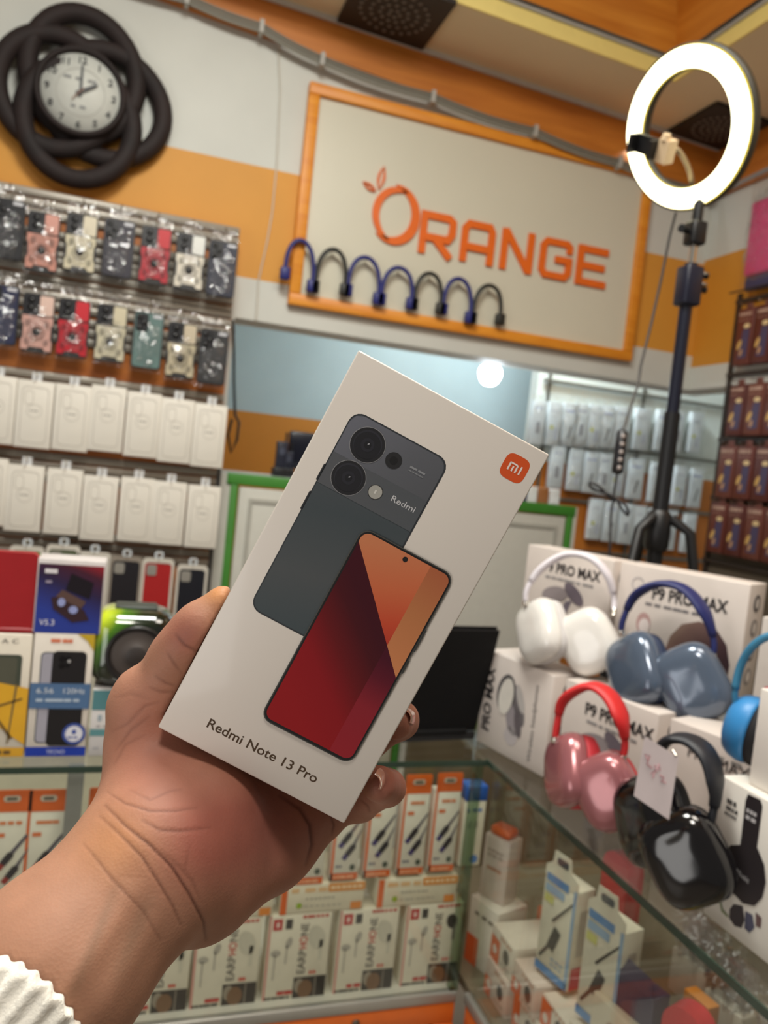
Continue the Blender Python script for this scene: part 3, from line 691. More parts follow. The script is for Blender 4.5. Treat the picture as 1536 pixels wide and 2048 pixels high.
# image axes of the ring: wider half 160 px high, 127 px across
hr = 149/F*RD
def ringmesh(prof, mat, name, n=64):
    vs = []; k = len(prof)
    for r, h in prof:
        for q in range(n):
            a = 2*math.pi*q/n; vs.append(tuple(rc+Rr*(r*math.cos(a))+Ru*(r*math.sin(a))-Rn*h))
    fs = [(i*n+q, i*n+(q+1) % n, ((i+1) % k)*n+(q+1) % n, ((i+1) % k)*n+q) for i in range(k) for q in range(n)]
    return MB().add(vs, fs, mat, True).build(name, t)
ringmesh([(hr-.001, .004), (hr-.005, .010), (hr*.84, .014), (hr*.755, .010), (hr*.735, .004)], emit((255, 246, 206), 6.0, 'ring_glow'), 'diffuser')
ringmesh([(hr+.001, .0), (hr-.001, .0045), (hr-.003, .002)], emit((255, 226, 96), 1.3, 'ring_rim_glow'), 'diffuser_rim'); ringmesh([(hr*.735, .0045), (hr*.719, .0), (hr*.745, .002)], emit((255, 226, 96), 1.3, 'ring_rim_glow'), 'diffuser_rim')
ringmesh([(hr+.004, .002), (hr+.004, -.016), (hr-.006, -.022), (hr*.745, -.022), (hr*.715, -.014), (hr*.715, .002), (hr*.755, -.002), (hr-.004, -.002)], M((58, 54, 44), .5), 'housing')
# phone clamp on a gooseneck in the middle of the ring
cc = loc(at(1296, 293, RD-.03))
def img(v): e = 1e-3; q0 = rc+np.array([bx_, by_, ZCT]); p0 = _px(q0); p1 = _px(q0+v*e); return (p1-p0)/e
def _px(p): p = p-EYE; return np.array([p@CR/(p@CF), -(p@CU)/(p@CF)])
_m = np.linalg.solve(np.stack([img(Rr), img(Ru)], 1), np.array([.955, .30])); Ra = Rr*_m[0]+Ru*_m[1]; Ra /= np.linalg.norm(Ra); Rb = np.cross(Ra, Rn); Rb = Rb if Rb[2] > 0 else -Rb
TAN = M((214, 186, 150), .5)
def bar(u0, v0, w0, u1, v1, w1, mat, mb):
    vs = [tuple(cc+Ra*u+Rb*v-Rn*w) for w in (w0, w1) for (u, v) in ((u0, v0), (u1, v0), (u1, v1), (u0, v1))]
    return mb.add(vs, [(0, 1, 2, 3), (7, 6, 5, 4), (0, 4, 5, 1), (1, 5, 6, 2), (2, 6, 7, 3), (3, 7, 4, 0)], mat)
mb = MB(); bar(-.031, -.015, -.006, .026, .017, .004, BLACK, mb); bar(-.031, -.015, .004, -.023, .017, .022, BLACK, mb); bar(.018, -.015, .004, .026, .017, .022, BLACK, mb); mb.build('phone_clamp', t)
bar(.0265, -.019, -.018, .050, .021, .006, TAN, MB()).build('clamp_screw_block', t)
mb = MB(); e0 = cc+Ra*.036+Rb*.020; mb.tube([e0, e0+Rb*.010], [.009, .007], TAN, 10); mb.build('clamp_knob', t)
Gp = [loc(at(x, y_, RD-.02+d)) for x, y_, d in ((1342, 292, 0), (1358, 303, 0), (1372, 325, .02), (1381, 350, .04), (1385, 378, .065), (1388, 405, .085))]
P = []
for i in range(len(Gp)-1):
    a_ = Gp[max(0, i-1)]; b_ = Gp[i]; c_ = Gp[i+1]; d_ = Gp[min(len(Gp)-1, i+2)]
    for s in np.linspace(0, 1, 6)[:-1]: P.append(.5*((2*b_)+(-a_+c_)*s+(2*a_-5*b_+4*c_-d_)*s*s+(-a_+3*b_-3*c_+d_)*s**3))
P.append(Gp[-1]); MB().tube(P, .0050, M((170, 150, 120), .35, .4), 8).build('gooseneck', t)
# neck, ball head, telescopic pole, tripod
zt = rc[2]-hr+.004
MB().tube([(0, 0, zt+.002), tuple(rc-Ru*hr*.88+Rn*.03)], .009, BLACK, 10).build('ring_bracket', t)
MB().tube([(0, 0, zt-.028), (0, 0, zt+.004)], .010, BLACK, 10).build('neck', t)
MB().box(-.016, -.016, zt-.075, .016, .016, zt-.030, BLACK, .005).build('ball_head', t)
MB().tube([(-.015, 0, zt-.052), (-.040, -.010, zt-.052)], [.004, .008], BLACK, 8).build('knob', t)
MB().tube([(0, 0, zt-.115), (0, 0, zt-.07)], .007, CHROME, 10).build('stud', t)
NB = M((24, 26, 40), .3)
MB().tube([(0, 0, .30), (0, 0, zt-.11)], .0125, NB, 14).build('upper_pole', t)
MB().tube([(0, 0, .05), (0, 0, .62)], .0155, BLACK, 14).build('lower_pole', t)
MB().box(-.019, -.019, zt-.19, .019, .019, zt-.115, M((26, 28, 44), .35), .005).build('clamp', t)
for dz in (-.128, -.155): MB().tube([(.015, -.004, zt+dz), (.034, -.008, zt+dz)], [.006, .007], BLACK, 8).build('clamp_screw', t)
for dz in (-.130, -.150): MB().lathe([(.0001, 0), (.006, .001), (.006, .004)], CHROME, 10, 'z', (.022, -.016, zt+dz)).build('bolt', t)
hz = loc(at(1302, 1050, RD))[2]
MB().lathe([(.02, hz-.05), (.024, hz-.04), (.024, hz+.02), (.0155, hz+.03)], BLACK, 16).build('hub', t)
for a in (200, 320, 80):
    a = math.radians(a); c, s = math.cos(a), math.sin(a)
    MB().tube([(c*.022, s*.022, hz+.015), (c*.06, s*.06, hz-.01), (c*.135, s*.135, .012)], [.011, .010, .008], BLACK, 8).build('leg', t)
    MB().lathe([(.0001, 0), (.011, 0), (.010, .016), (.0001, .018)], M((40, 40, 40), .7), 10, 'z', (c*.135, s*.135, 0)).build('rubber_foot', t)
# cord with its hand switch
pts = [(1352, 425, 0), (1340, 470, .01), (1322, 560, .02), (1302, 650, .02), (1282, 730, .01), (1276, 770, 0), (1262, 810, -.02), (1247, 862, -.04)]
P = [loc(at(x, y, RD+d)) for x, y, d in pts]
MB().tube(P, .0028, M((60, 56, 54), .5), 6).build('cord', t)
sw0, sw1 = loc(at(1245, 860, RD-.04)), loc(at(1234, 948, RD-.04)); ax = (sw1-sw0)/np.linalg.norm(sw1-sw0)
sb = MB().tube([sw0, sw0+ax*.004, sw1-ax*.004, sw1], [.006, .0105, .0105, .006], M((26, 26, 30), .4), 10).build('hand_switch', t)
for k in range(5):
    c = sw0+ax*(.013+.0145*k)-np.array(CF)*.0105
    MB().lathe([(.0001, -.002), (.004, -.0015), (.0045, .001)], M((160, 150, 146), .4), 10, 'y', tuple(c)).build('button', sb)
pts = [(1234, 948), (1228, 985), (1226, 1000), (1200, 975), (1180, 965), (1186, 978), (1226, 992), (1245, 1020), (1256, 1030), (1252, 1012), (1230, 1000), (1222, 1030), (1220, 1090), (1216, 1130)]
P0 = [loc(at(x, y, RD-.04+.004*(i % 3))) for i, (x, y) in enumerate(pts)]
P = []
for i in range(len(P0)-1):
    a = P0[max(0, i-1)]; b = P0[i]; c = P0[i+1]; d = P0[min(len(P0)-1, i+2)]
    for s in np.linspace(0, 1, 6)[:-1]: P.append(.5*((2*b)+(-a+c)*s+(2*a-5*b+4*c-d)*s*s+(-a+3*b-3*c+d)*s**3))
MB().tube(P, .0026, M((50, 48, 50), .5), 6).build('lower_cord', t)

# ================================================================== glass counters
CY, CXR = 1.15, .61                                # front glass of the facing counter, and of the side counter
ZS = Z(-.741*CY)                                    # shelf under the goods
ORF = M((222, 108, 36), .4); SHELF = M((206, 202, 190), .4); DOORW = M((222, 220, 208), .4, var=.03); ALU = M((168, 166, 158), .35, .5)
t = thing('display_counter', 'glass display counter facing the shop with orange framed doors below', 'counter', (0, CY, 0))
MB().box(-1.1, -.012, ZCT-.008, CXR-.016, .50, ZCT, film('counter_glass', (.985, .995, .98), .045, .01)).build('glass_top', t)
MB().box(-1.1, -.0145, ZCT-.0095, CXR-.016, -.0122, ZCT-.0005, GLASS_EDGE).build('glass_edge', t)
MB().box(-1.1, 0, ZS, CXR-.018, .005, ZCT-.009, GLASS).build('glass_front', t)
MB().box(CXR-.030, -.003, ZS, CXR-.016, .012, ZCT-.009, film('edge_glass', (.62, .72, .62), .06, .05)).build('glass_edge', t)
for x in (onY(141, 1680, CY+.01)[0]-.011,): MB().box(x, .004, ZS, x+.022, .020, ZCT-.009, M((150, 152, 146), .3, .4)).build('post', t)
MB().box(-1.1, .006, ZS-.016, CXR-.018, .46, ZS, SHELF).build('shelf', t)
MB().box(-1.1, -.006, ZS-.018, CXR-.018, .006, ZS, ALU, .002).build('rail', t)
MB().box(-1.1, .44, ZS, CXR-.018, .46, ZCT-.009, M((196, 190, 170), .5)).build('back_panel', t)
MB().box(-1.1, -.004, ZS-.055, CXR-.018, .02, ZS-.018, ORF, .003).build('orange_rail', t)
for x in (-.75, -.16, .275, CXR-.052): MB().box(x, -.004, .06, x+.035, .02, ZS-.055, ORF, .003).build('orange_stile', t)
for x0, x1 in ((-.715, -.16), (-.125, .275), (.31, CXR-.052)): MB().box(x0+.004, .0, .10, x1-.004, .014, ZS-.060, DOORW, .002).build('door', t)
for x in (.06, .235, .42): MB().lathe([(.0001, -.008), (.006, -.007), (.007, -.004)], M((70, 56, 40), .5), 10, 'y', (x, 0, ZS-.036)).build('lock', t)
MB().box(-1.1, .02, 0, CXR-.018, .44, .10, M((90, 84, 78), .6)).build('plinth', t)
t = thing('display_counter', 'glass display counter along the side carrying the headphone cartons', 'counter', (CXR, .6, 0))
Y0, Y1 = -.45, .95
MB().box(-.012, Y0, ZCT-.008, .62, Y1, ZCT, MATS['counter_glass']).build('glass_top', t)
MB().box(-.0145, Y0, ZCT-.0095, -.0122, CY-.6-.004, ZCT-.0005, GLASS_EDGE).build('glass_edge', t)
MB().box(0, Y0, ZS, .005, CY-.6-.012, ZCT-.009, GLASS).build('glass_front', t)
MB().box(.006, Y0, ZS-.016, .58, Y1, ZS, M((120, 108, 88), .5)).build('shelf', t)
MB().box(-.006, Y0, ZS-.018, .006, CY-.6-.008, ZS, ALU, .002).build('rail', t)
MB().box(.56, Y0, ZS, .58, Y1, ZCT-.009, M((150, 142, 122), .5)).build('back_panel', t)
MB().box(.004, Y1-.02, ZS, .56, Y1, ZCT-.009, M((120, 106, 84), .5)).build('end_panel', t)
MB().box(-.004, Y0, ZS-.055, .02, CY-.6-.012, ZS-.018, ORF, .003).build('orange_rail', t)
MB().box(-.0, Y0, .10, .014, CY-.6-.06, ZS-.060, DOORW, .002).build('door', t)
MB().box(-.004, CY-.6-.05, .06, .02, CY-.6-.014, ZS-.055, ORF, .003).build('orange_stile', t)
MB().box(.02, Y0, 0, .56, Y1, .10, M((90, 84, 78), .6)).build('plinth', t)

# ------------------------------------------------------------------ goods behind the front glass
GY = CY+.022
def gx(px, py): return onY(px, py, GY)
def cable_pack(px, plug, label, w=.0455, group='orange cable packs in the front counter'):
    """upright cable pack with an orange header and a hang slot"""
    b = gx(*px); t = thing('cable_pack', label, 'cable pack', (b[0], GY, b[2]), 0, group)
    h = .168; W2 = w/2; y = -.0006
    MB().box(-W2, 0, 0, W2, .022, h-.030, M((226, 220, 204), .45), .0012).build('carton', t)
    MB().prism([(-W2, h-.032), (W2, h-.032), (W2, h-.002), (W2-.002, h), (-W2+.002, h), (-W2, h-.002)], -.0004, .0006, ORANGE).build('header_card', t)
    mb = MB(); d = lambda c: M(c, .5)
    mb.rrect(-.011, h-.017, .011, h-.008, .0042, -.001, d((206, 190, 170))).rrect(-.007, h-.0145, .007, h-.0105, .0018, -.0014, d((90, 80, 66)))
    mb.rect(-W2, 0, -W2+.004, h-.031, y, ORANGE).rect(-W2, 0, W2, .011, y, ORANGE).dashes(-W2+.006, W2-.006, .003, .004, y-.0004, d((250, 190, 150)), 6)
    mb.dashes(-W2+.012, W2-.008, h-.050, .005, y, d((224, 130, 80)), 3, .9).rect(-W2+.008, h-.068, -W2+.020, h-.062, y, d((226, 120, 70)))
    def plugpic(cx, cz, s):
        a = .62; c, n = math.cos(a), math.sin(a)
        def q(u, v): return (cx+(u*n+v*c)*s, cz+(u*c-v*n)*s)
        mb.ngon([q(.010, -.0028), q(.045, -.0022), q(.045, .0022), q(.010, .0028)], y-.0002, d((90, 84, 96)))
        mb.ngon([q(-.006, -.0046), q(.010, -.0050), q(.014, -.003), q(.014, .003), q(.010, .0050), q(-.006, .0046)], y-.0006, d((40, 36, 44)))
        mb.ngon([q(-.015, -.0040), q(-.006, -.0040), q(-.006, .0040), q(-.015, .0040)], y-.0006, d(plug))
    plugpic(-.003, .066, 1.0); plugpic(.005, .046, 1.0)
    mb.disc(W2-.010, .020, .0045, .005, y-.0002, d((70, 78, 66))).dashes(-W2+.008, -.002, .020, .004, y, d((120, 116, 130)), 2)
    # nothing printed may leave the carton's face
    mb.v = [(min(W2, max(-W2, a)), b_, c_) for a, b_, c_ in mb.v]
    mb.build('print', t)
    MB().box(W2-.0004, .002, .004, W2+.0002, .022, h-.033, ORANGE).build('side_print', t)
    return t
RC = (150, 40, 36); PC = (64, 52, 110)
for i, px in enumerate(((-66, 1816), (7, 1812), (80, 1808))): cable_pack(px, RC, 'orange headed pack of red cables, %s towards the counter post behind the glass' % ORD[i], .052)
cable_pack((198, 1799), RC, 'orange headed pack just past the counter post, half behind the wrist', .052)
for i, px in enumerate(((470, 1782), (542, 1775), (616, 1768), (686, 1759), (752, 1753), (818, 1748), (880, 1742))):
    cable_pack(px, PC, 'orange headed pack of violet cables behind the glass, %s from the far wrist side' % ORD[i])
b = gx(938, 1732)
t = thing('charger_carton', 'white charger carton with a blue top at the counter corner', 'carton', (b[0], GY, b[2]))
MB().box(-.019, 0, 0, .019, .03, .128, M((222, 218, 196), .45), .0015).build('carton', t)
MB().box(-.0195, -.0005, .112, .0195, .0305, .138, M((40, 92, 176), .4), .0015).build('blue_lid', t)
MB().dashes(-.016, .016, .094, .006, -.0006, M((110, 140, 190)), 3).disc(.006, .012, .0075, .0075, -.0006, M((90, 130, 190))).dashes(-.010, .012, .066, .012, -.0006, M((176, 172, 156)), 2).build('print', t)
# long cartons lying under the cable packs
GREENS = M((150, 180, 40))
for i, (px, w) in enumerate((((835, 1806), .140), (648, 1828), (460, 1848)) if False else (((833, 1806), .140), ((643, 1828), .137), ((455, 1850), .137), ((270, 1866), .137), ((80, 1884), .137))):
    b = gx(*px)
    t = thing('long_carton', 'long white and orange carton lying under the cable packs, %s from the glass corner' % ORD[i], 'carton', (b[0], GY, ZS+.1395), 0, 'long cartons in the front counter')
    W2 = w/2; h = .047
    MB().box(-W2, 0, 0, W2, .10, h, M((226, 216, 192), .45), .0015).build('carton', t)
    mb = MB(); y = -.0006; D = lambda c: M(c, .5)
    mb.rect(-W2, 0, -W2+.010, h, y, ORANGE).dashes(-W2+.016, W2*.5, .034, .007, y, D((232, 190, 140)), 4).dashes(-W2+.04, W2*.3, .022, .0025, y, D((170, 164, 150)), 7).dashes(-W2+.03, W2*.5, .010, .002, y, D((180, 174, 160)), 8)
    mb.rrect(W2*.1, .033, W2, .047, .003, y-.0003, D((226, 150, 70))).dashes(W2*.16, W2*.95, .038, .004, y-.0007, D((250, 220, 180)), 6).disc(-W2+.030, .013, .0045, .0045, y-.0003, GREENS).rect(W2-.022, .002, W2-.004, .014, y-.0003, D((226, 136, 50)))
    mb.build('print', t)
# earphone cartons on the shelf
def earphone_carton(px, label, lastone=False):
    b = gx(*px); w, h = .1005, .1385
    t = thing('earphone_carton', label, 'carton', (b[0], GY, ZS), 0, 'earphone cartons in the front counter')
    W2 = w/2; y = -.0006; D = lambda c: M(c, .5)
    MB().box(-W2, 0, 0, W2, .035, h, M((226, 218, 198), .45), .001).build('carton', t)
    mb = MB(); xm = -W2+.047
    mb.rect(-W2, 0, -W2+.003, h, y, D((214, 140, 130)))
    mb.rect(-W2+.006, h-.024, -W2+.021, h-.006, y, D((196, 54, 56))).rect(-W2+.026, h-.023, -W2+.037, h-.007, y, D((70, 68, 66))).rect(-W2+.011, h-.019, -W2+.016, h-.011, y-.0004, D((240, 210, 200)))
    G_ = D((178, 172, 160))
    mb.disc(-W2+.014, h-.062, .008, .0055, y, G_).rect(-W2+.012, h-.105, -W2+.0145, h-.064, y, G_).disc(-W2+.034, h-.046, .005, .009, y, G_, rot=-.3).rect(-W2+.030, h-.080, -W2+.0325, h-.050, y, G_)
    mb.dashes(-W2+.022, -W2+.046, .0075, .006, y, D((190, 50, 44)), 2, .9).dashes(-W2+.003, xm-.003, .001, .004, y, D((50, 48, 48)), 7, .8)
    mb.dashes(xm+.006, W2-.004, h-.007, .0045, y, D((196, 66, 54)), 6, .85)
    mb.text('EARP', xm+.0165, .040, .0125, y, D((100, 94, 88)), .039, rot=math.pi/2, bold=.01)
    mb.text('HO', xm+.0165, .081, .0125, y, D((200, 60, 50)), .020, rot=math.pi/2, bold=.01); mb.text('NE', xm+.0165, .103, .0125, y, D((100, 94, 88)), .020, rot=math.pi/2, bold=.01)
    if lastone:
        K = D((48, 44, 42)); mb.disc(W2-.018, h-.032, .010, .013, y, K, rot=.3).rect(W2-.016, h-.065, W2-.011, h-.035, y, K)
    else: mb.disc(W2-.022, h-.040, .013, .020, y, D((206, 200, 182)), rot=.35).rect(W2-.017, h-.078, W2-.011, h-.045, y, D((206, 200, 182)))
    mb.dashes(xm+.024, xm+.036, .038, .005, y, D((206, 90, 70)), 2, .9)
    mb.rect(xm+.0005, .0, W2-.0005, .034, y, D((48, 42, 38))).disc(xm+.020, .014, .012, .015, y-.0003, D((120, 88, 62))).disc(xm+.010, .020, .008, .012, y-.0002, D((150, 140, 124))).rect(xm+.035, 0, xm+.037, .034, y-.0003, D((140, 130, 118)))
    mb.v = [(min(W2, max(-W2, a)), b_, min(h, max(0, c_))) for a, b_, c_ in mb.v]
    mb.build('print', t)
for i, (px, l) in enumerate((((855, 1966), True), ((724, 1984), False), ((586, 2000), False), ((444, 2018), False), ((302, 2036), False), ((160, 2052), False))):
    earphone_carton(px, 'white earphone carton on the counter shelf, %s from the glass corner' % ORD[i], l)

# ------------------------------------------------------------------ goods standing on the front counter
TYF = 1.172
def top(px): p = onY(px[0], px[1], TYF); return p
t = thing('phone_carton', 'white phone carton with a blue band and black phone picture on the glass counter', 'carton', (-.0635, TYF, ZCT))
w2, h = .0395, .177; y = -.0006; D = lambda c, r=.5: M(c, r)
MB().box(-w2, 0, 0, w2, .05, h-.0, D((226, 218, 206)), .0015).build('carton', t)
mb = MB()
mb.rrect(-.029, .020, .012, .150, .006, y, D((52, 62, 66))).rrect(-.0275, .0215, .010, .1485, .005, y-.0003, D((166, 164, 176)))
mb.rrect(-.014, .016, .031, .152, .007, y-.0006, D((34, 32, 34), .3))
for cx, cz, r in ((-.001, .141, .0045), (.007, .141, .004), (-.001, .131, .004), (.006, .132, .003)): mb.disc(cx, cz, r, r, y-.0009, D((20, 18, 20), .2))
mb.disc(.008, .138, .002, .002, y-.0012, D((190, 190, 190)))
mb.rect(-w2, .070, w2, .106, y-.0012, D((80, 112, 152)))
mb.text('6.56', -.031, .092, .0075, y-.0016, D((214, 222, 230)), .022); mb.text('120Hz', .004, .092, .0075, y-.0016, D((214, 222, 230)), .028)
mb.dashes(-.031, .030, .080, .004, y-.0016, D((180, 196, 212)), 5, .85)
mb.rect(-w2, .001, w2, .0145, y, D((30, 60, 170))); mb.text('TECNO', 0, .005, .0055, y-.0004, D((214, 220, 240)), .024, 'C')
mb.disc(.0225, .034, .0155, .0155, y-.0016, D((62, 84, 160))); mb.disc(.0225, .034, .0115, .0115, y-.002, D((226, 226, 234))); mb.disc(.0225, .037, .003, .0035, y-.0024, D((62, 84, 160)), 12); mb.dashes(.014, .031, .028, .002, y-.0024, D((62, 84, 160)), 2)
mb.dashes(-.018, .012, .164, .005, y, D((224, 122, 84)), 4, .9); mb.add([(.016, y, h), (w2, y, h), (w2, y, h-.024), (.030, y, h-.010)], [(0, 1, 2, 3)], D((200, 168, 40)))
mb.build('print', t)
zt1 = ZCT+h
t = thing('earbuds_carton', 'dark blue and red earbuds carton on top of the blue banded phone carton', 'carton', (-.062, TYF, zt1))
w2, h = .0425, .100
MB().box(-w2-.002, .001, 0, w2+.002, .05, h+.004, D((206, 200, 198)), .001).build('carton', t)
art = gradient('earbud_art', (0, 0, .02), (.03, 0, .10), [(0, (44, 62, 150)), (.5, (44, 34, 70)), (.8, (70, 28, 46)), (1, (150, 34, 44))], .35)
MB().rect(-w2, 0, w2, h-.003, 0, art).build('art_panel', t)
mb = MB()
mb.dashes(-w2+.008, -w2+.026, h-.016, .006, y, D((226, 222, 226)), 2, .9); mb.dashes(-w2+.010, -w2+.024, h-.030, .004, y, D((150, 140, 160)), 1); mb.text('V5.3', -w2+.006, .011, .008, y, D((236, 236, 244)), .019)
K = D((26, 20, 28), .3)
mb.add([(.000, y, .085), (.030, y, .073), (.026, y, .050), (-.006, y, .062)], [(0, 1, 2, 3)], K).add([(-.010, y-.0004, .062), (.022, y-.0004, .046), (.016, y-.0004, .036), (-.018, y-.0004, .052)], [(0, 1, 2, 3)], D((90, 66, 60)))
mb.add([(-.024, y-.0002, .050), (-.016, y-.0002, .052), (.020, y-.0002, .034), (.028, y-.0002, .020), (.006, y-.0002, .016), (-.020, y-.0002, .034)], [(0, 1, 2, 3, 4, 5)], D((50, 26, 34)))
mb.disc(-.010, .044, .005, .006, y-.0008, D((150, 160, 210))).disc(.006, .034, .006, .0055, y-.0008, D((150, 160, 210)))
mb.build('print', t)
t = thing('phone_carton', 'white phone carton with yellow art beside the blue banded carton', 'carton', (-.142, TYF, ZCT))
w2, h = .0370, .174
MB().box(-w2, 0, 0, w2, .05, h, D((224, 216, 200)), .0015).build('carton', t)
mb = MB(); mb.rrect(-.03, .05, .026, .145, .005, y, D((66, 72, 60))); mb.rrect(-.03, .05, .020, .141, .004, y-.0003, D((84, 84, 70)))
mb.add([(-.012, y-.0006, .108), (w2, y-.0006, .098), (w2, y-.0006, .018), (.020, y-.0006, .030), (-.012, y-.0006, .056)], [(0, 1, 2, 3, 4)], D((224, 170, 40)))
mb.add([(-.03, y-.0009, .064), (-.028, y-.0009, .061), (.030, y-.0009, .082), (.030, y-.0009, .085)], [(0, 1, 2, 3)], D((110, 84, 40))).add([(-.006, y-.0009, .062), (-.003, y-.0009, .062), (.022, y-.0009, .028), (.018, y-.0009, .026)], [(0, 1, 2, 3)], D((110, 84, 40))).add([(.014, y-.0009, .020), (.016, y-.0009, .020), (.023, y-.0009, .104), (.020, y-.0009, .104)], [(0, 1, 2, 3)], D((120, 100, 60)))
mb.rect(-w2, .001, w2, .014, y, D((222, 168, 50))).dashes(-.01, .022, .005, .005, y-.0004, D((110, 84, 50)), 3).text('A C', -.002, .161, .006, y, D((90, 84, 76)), .022)
mb.build('print', t)
t = thing('red_case', 'plain dark red case standing on the yellow art phone carton', 'case', (-.150, TYF+.004, ZCT+.174))
MB().prism(MB.rr(-.045, .004, .044, .112, .008), 0, .018, D((160, 26, 32), .4), True).build('body', t); MB().box(-.050, -.002, 0, .048, .022, .008, D((140, 20, 28), .4), .003).build('rim', t)
# teal carton with the speaker on top
q = onY(176, 1502, TYF); t = thing('teal_carton', 'white and teal carton under the speaker beside the thumb', 'carton', (q[0]+.054, TYF, ZCT))
w2, h = .054, .098
MB().box(-w2, 0, 0, w2, .07, h, D((220, 216, 214)), .0015).build('carton', t)
mb = MB(); mb.rect(-w2, h-.030, w2, h-.001, y, D((84, 134, 140))).rect(-w2, .030, w2, .040, y, D((96, 146, 150))).text('8', -w2+.009, .052, .009, y, D((130, 160, 176))).dashes(-w2+.028, -w2+.050, .052, .005, y, D((150, 120, 70)), 2).dashes(-w2+.008, -w2+.026, .043, .0025, y, D((170, 166, 166)), 2).dashes(-w2+.006, w2-.02, .010, .004, y, D((180, 178, 180)), 6)
mb.build('print', t)
sp_ = onY(272, 1268, TYF+.03); t = thing('bluetooth_speaker', 'glossy black speaker with a painted lime glow on its shoulder, on the teal carton', 'speaker', (sp_[0]-.002, TYF+.045, ZCT+.0985))
SPM = gradient('speaker_painted_glow', (-.062, 0, .105), (.035, 0, .045), [(0, (226, 232, 60)), (.14, (206, 222, 48)), (.32, (70, 120, 26)), (.50, (22, 38, 14)), (.85, (14, 14, 14)), (1, (60, 10, 12))], .12, 1.0)  # lime glow on the black shell is put into the base colour
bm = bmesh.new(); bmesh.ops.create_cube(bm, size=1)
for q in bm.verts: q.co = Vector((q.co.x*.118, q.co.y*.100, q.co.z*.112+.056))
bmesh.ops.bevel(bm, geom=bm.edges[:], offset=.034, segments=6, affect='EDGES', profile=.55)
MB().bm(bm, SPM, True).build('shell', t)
g = MB().lathe([(.041, -.046), (.043, -.053), (.039, -.056), (.036, -.052)], D((30, 28, 28), .3), 36, 'y', (.004, 0, .052)).build('grille_rim', t)
MB().lathe([(.036, -.050), (.026, -.054), (.0155, -.052), (.014, -.056), (.0001, -.058)], D((74, 66, 62), .6), 36, 'y', (.004, 0, .052)).build('grille', t)
MB().lathe([(.0001, -.0585), (.010, -.0582), (.014, -.0565)], D((52, 46, 44), .5), 24, 'y', (.004, 0, .052)).build('cone_cap', t)
MB().box(-.03, -.02, .111, .03, .02, .116, D((60, 66, 60), .5), .003).build('handle_pad', t)
# laptop, lid towards the customer
br = onZ(948, 1478, ZCT); tr = onX(1000, 1262, br[0]+.004); bl = np.array([br[0]-.30, br[1]-.030, ZCT])
t = thing('laptop', 'black laptop seen from behind its lid on the glass counter', 'laptop', tuple((br+bl)/2))
c = (br+bl)/2; ux_ = (br-bl)/np.linalg.norm(br-bl); rise = tr-br; thick = np.cross(ux_, rise/np.linalg.norm(rise)); thick /= np.linalg.norm(thick)
if thick[1] < 0: thick = -thick
def slabm(o, a, b_, n, mat, name):
    P = [o, o+a, o+a+b_, o+b_]; P = [p-c for p in P]+[p+n-c for p in P]
    return MB().add([tuple(p) for p in P], [(0, 1, 2, 3), (7, 6, 5, 4), (0, 4, 5, 1), (1, 5, 6, 2), (2, 6, 7, 3), (3, 7, 4, 0)], mat).build(name, t)
LB = M((20, 20, 21), .6, spec=.2)
up = np.array([0, 0, .016])
slabm(bl+up, br-bl, rise-up, thick*.006, LB, 'lid'); slabm(bl, br-bl, np.array([-ux_[1], ux_[0], 0])*.21, np.array([0, 0, .014]), M((40, 40, 42), .5), 'base')
slabm(bl+up+thick*.0065+rise*.06, br-bl, rise*.88, thick*.001, M((16, 18, 24), .15), 'screen')
MB().tube([tuple(bl+ux_*.02+up-c), tuple(br-ux_*.02+up-c)], .006, LB, 8).build('hinge', t)

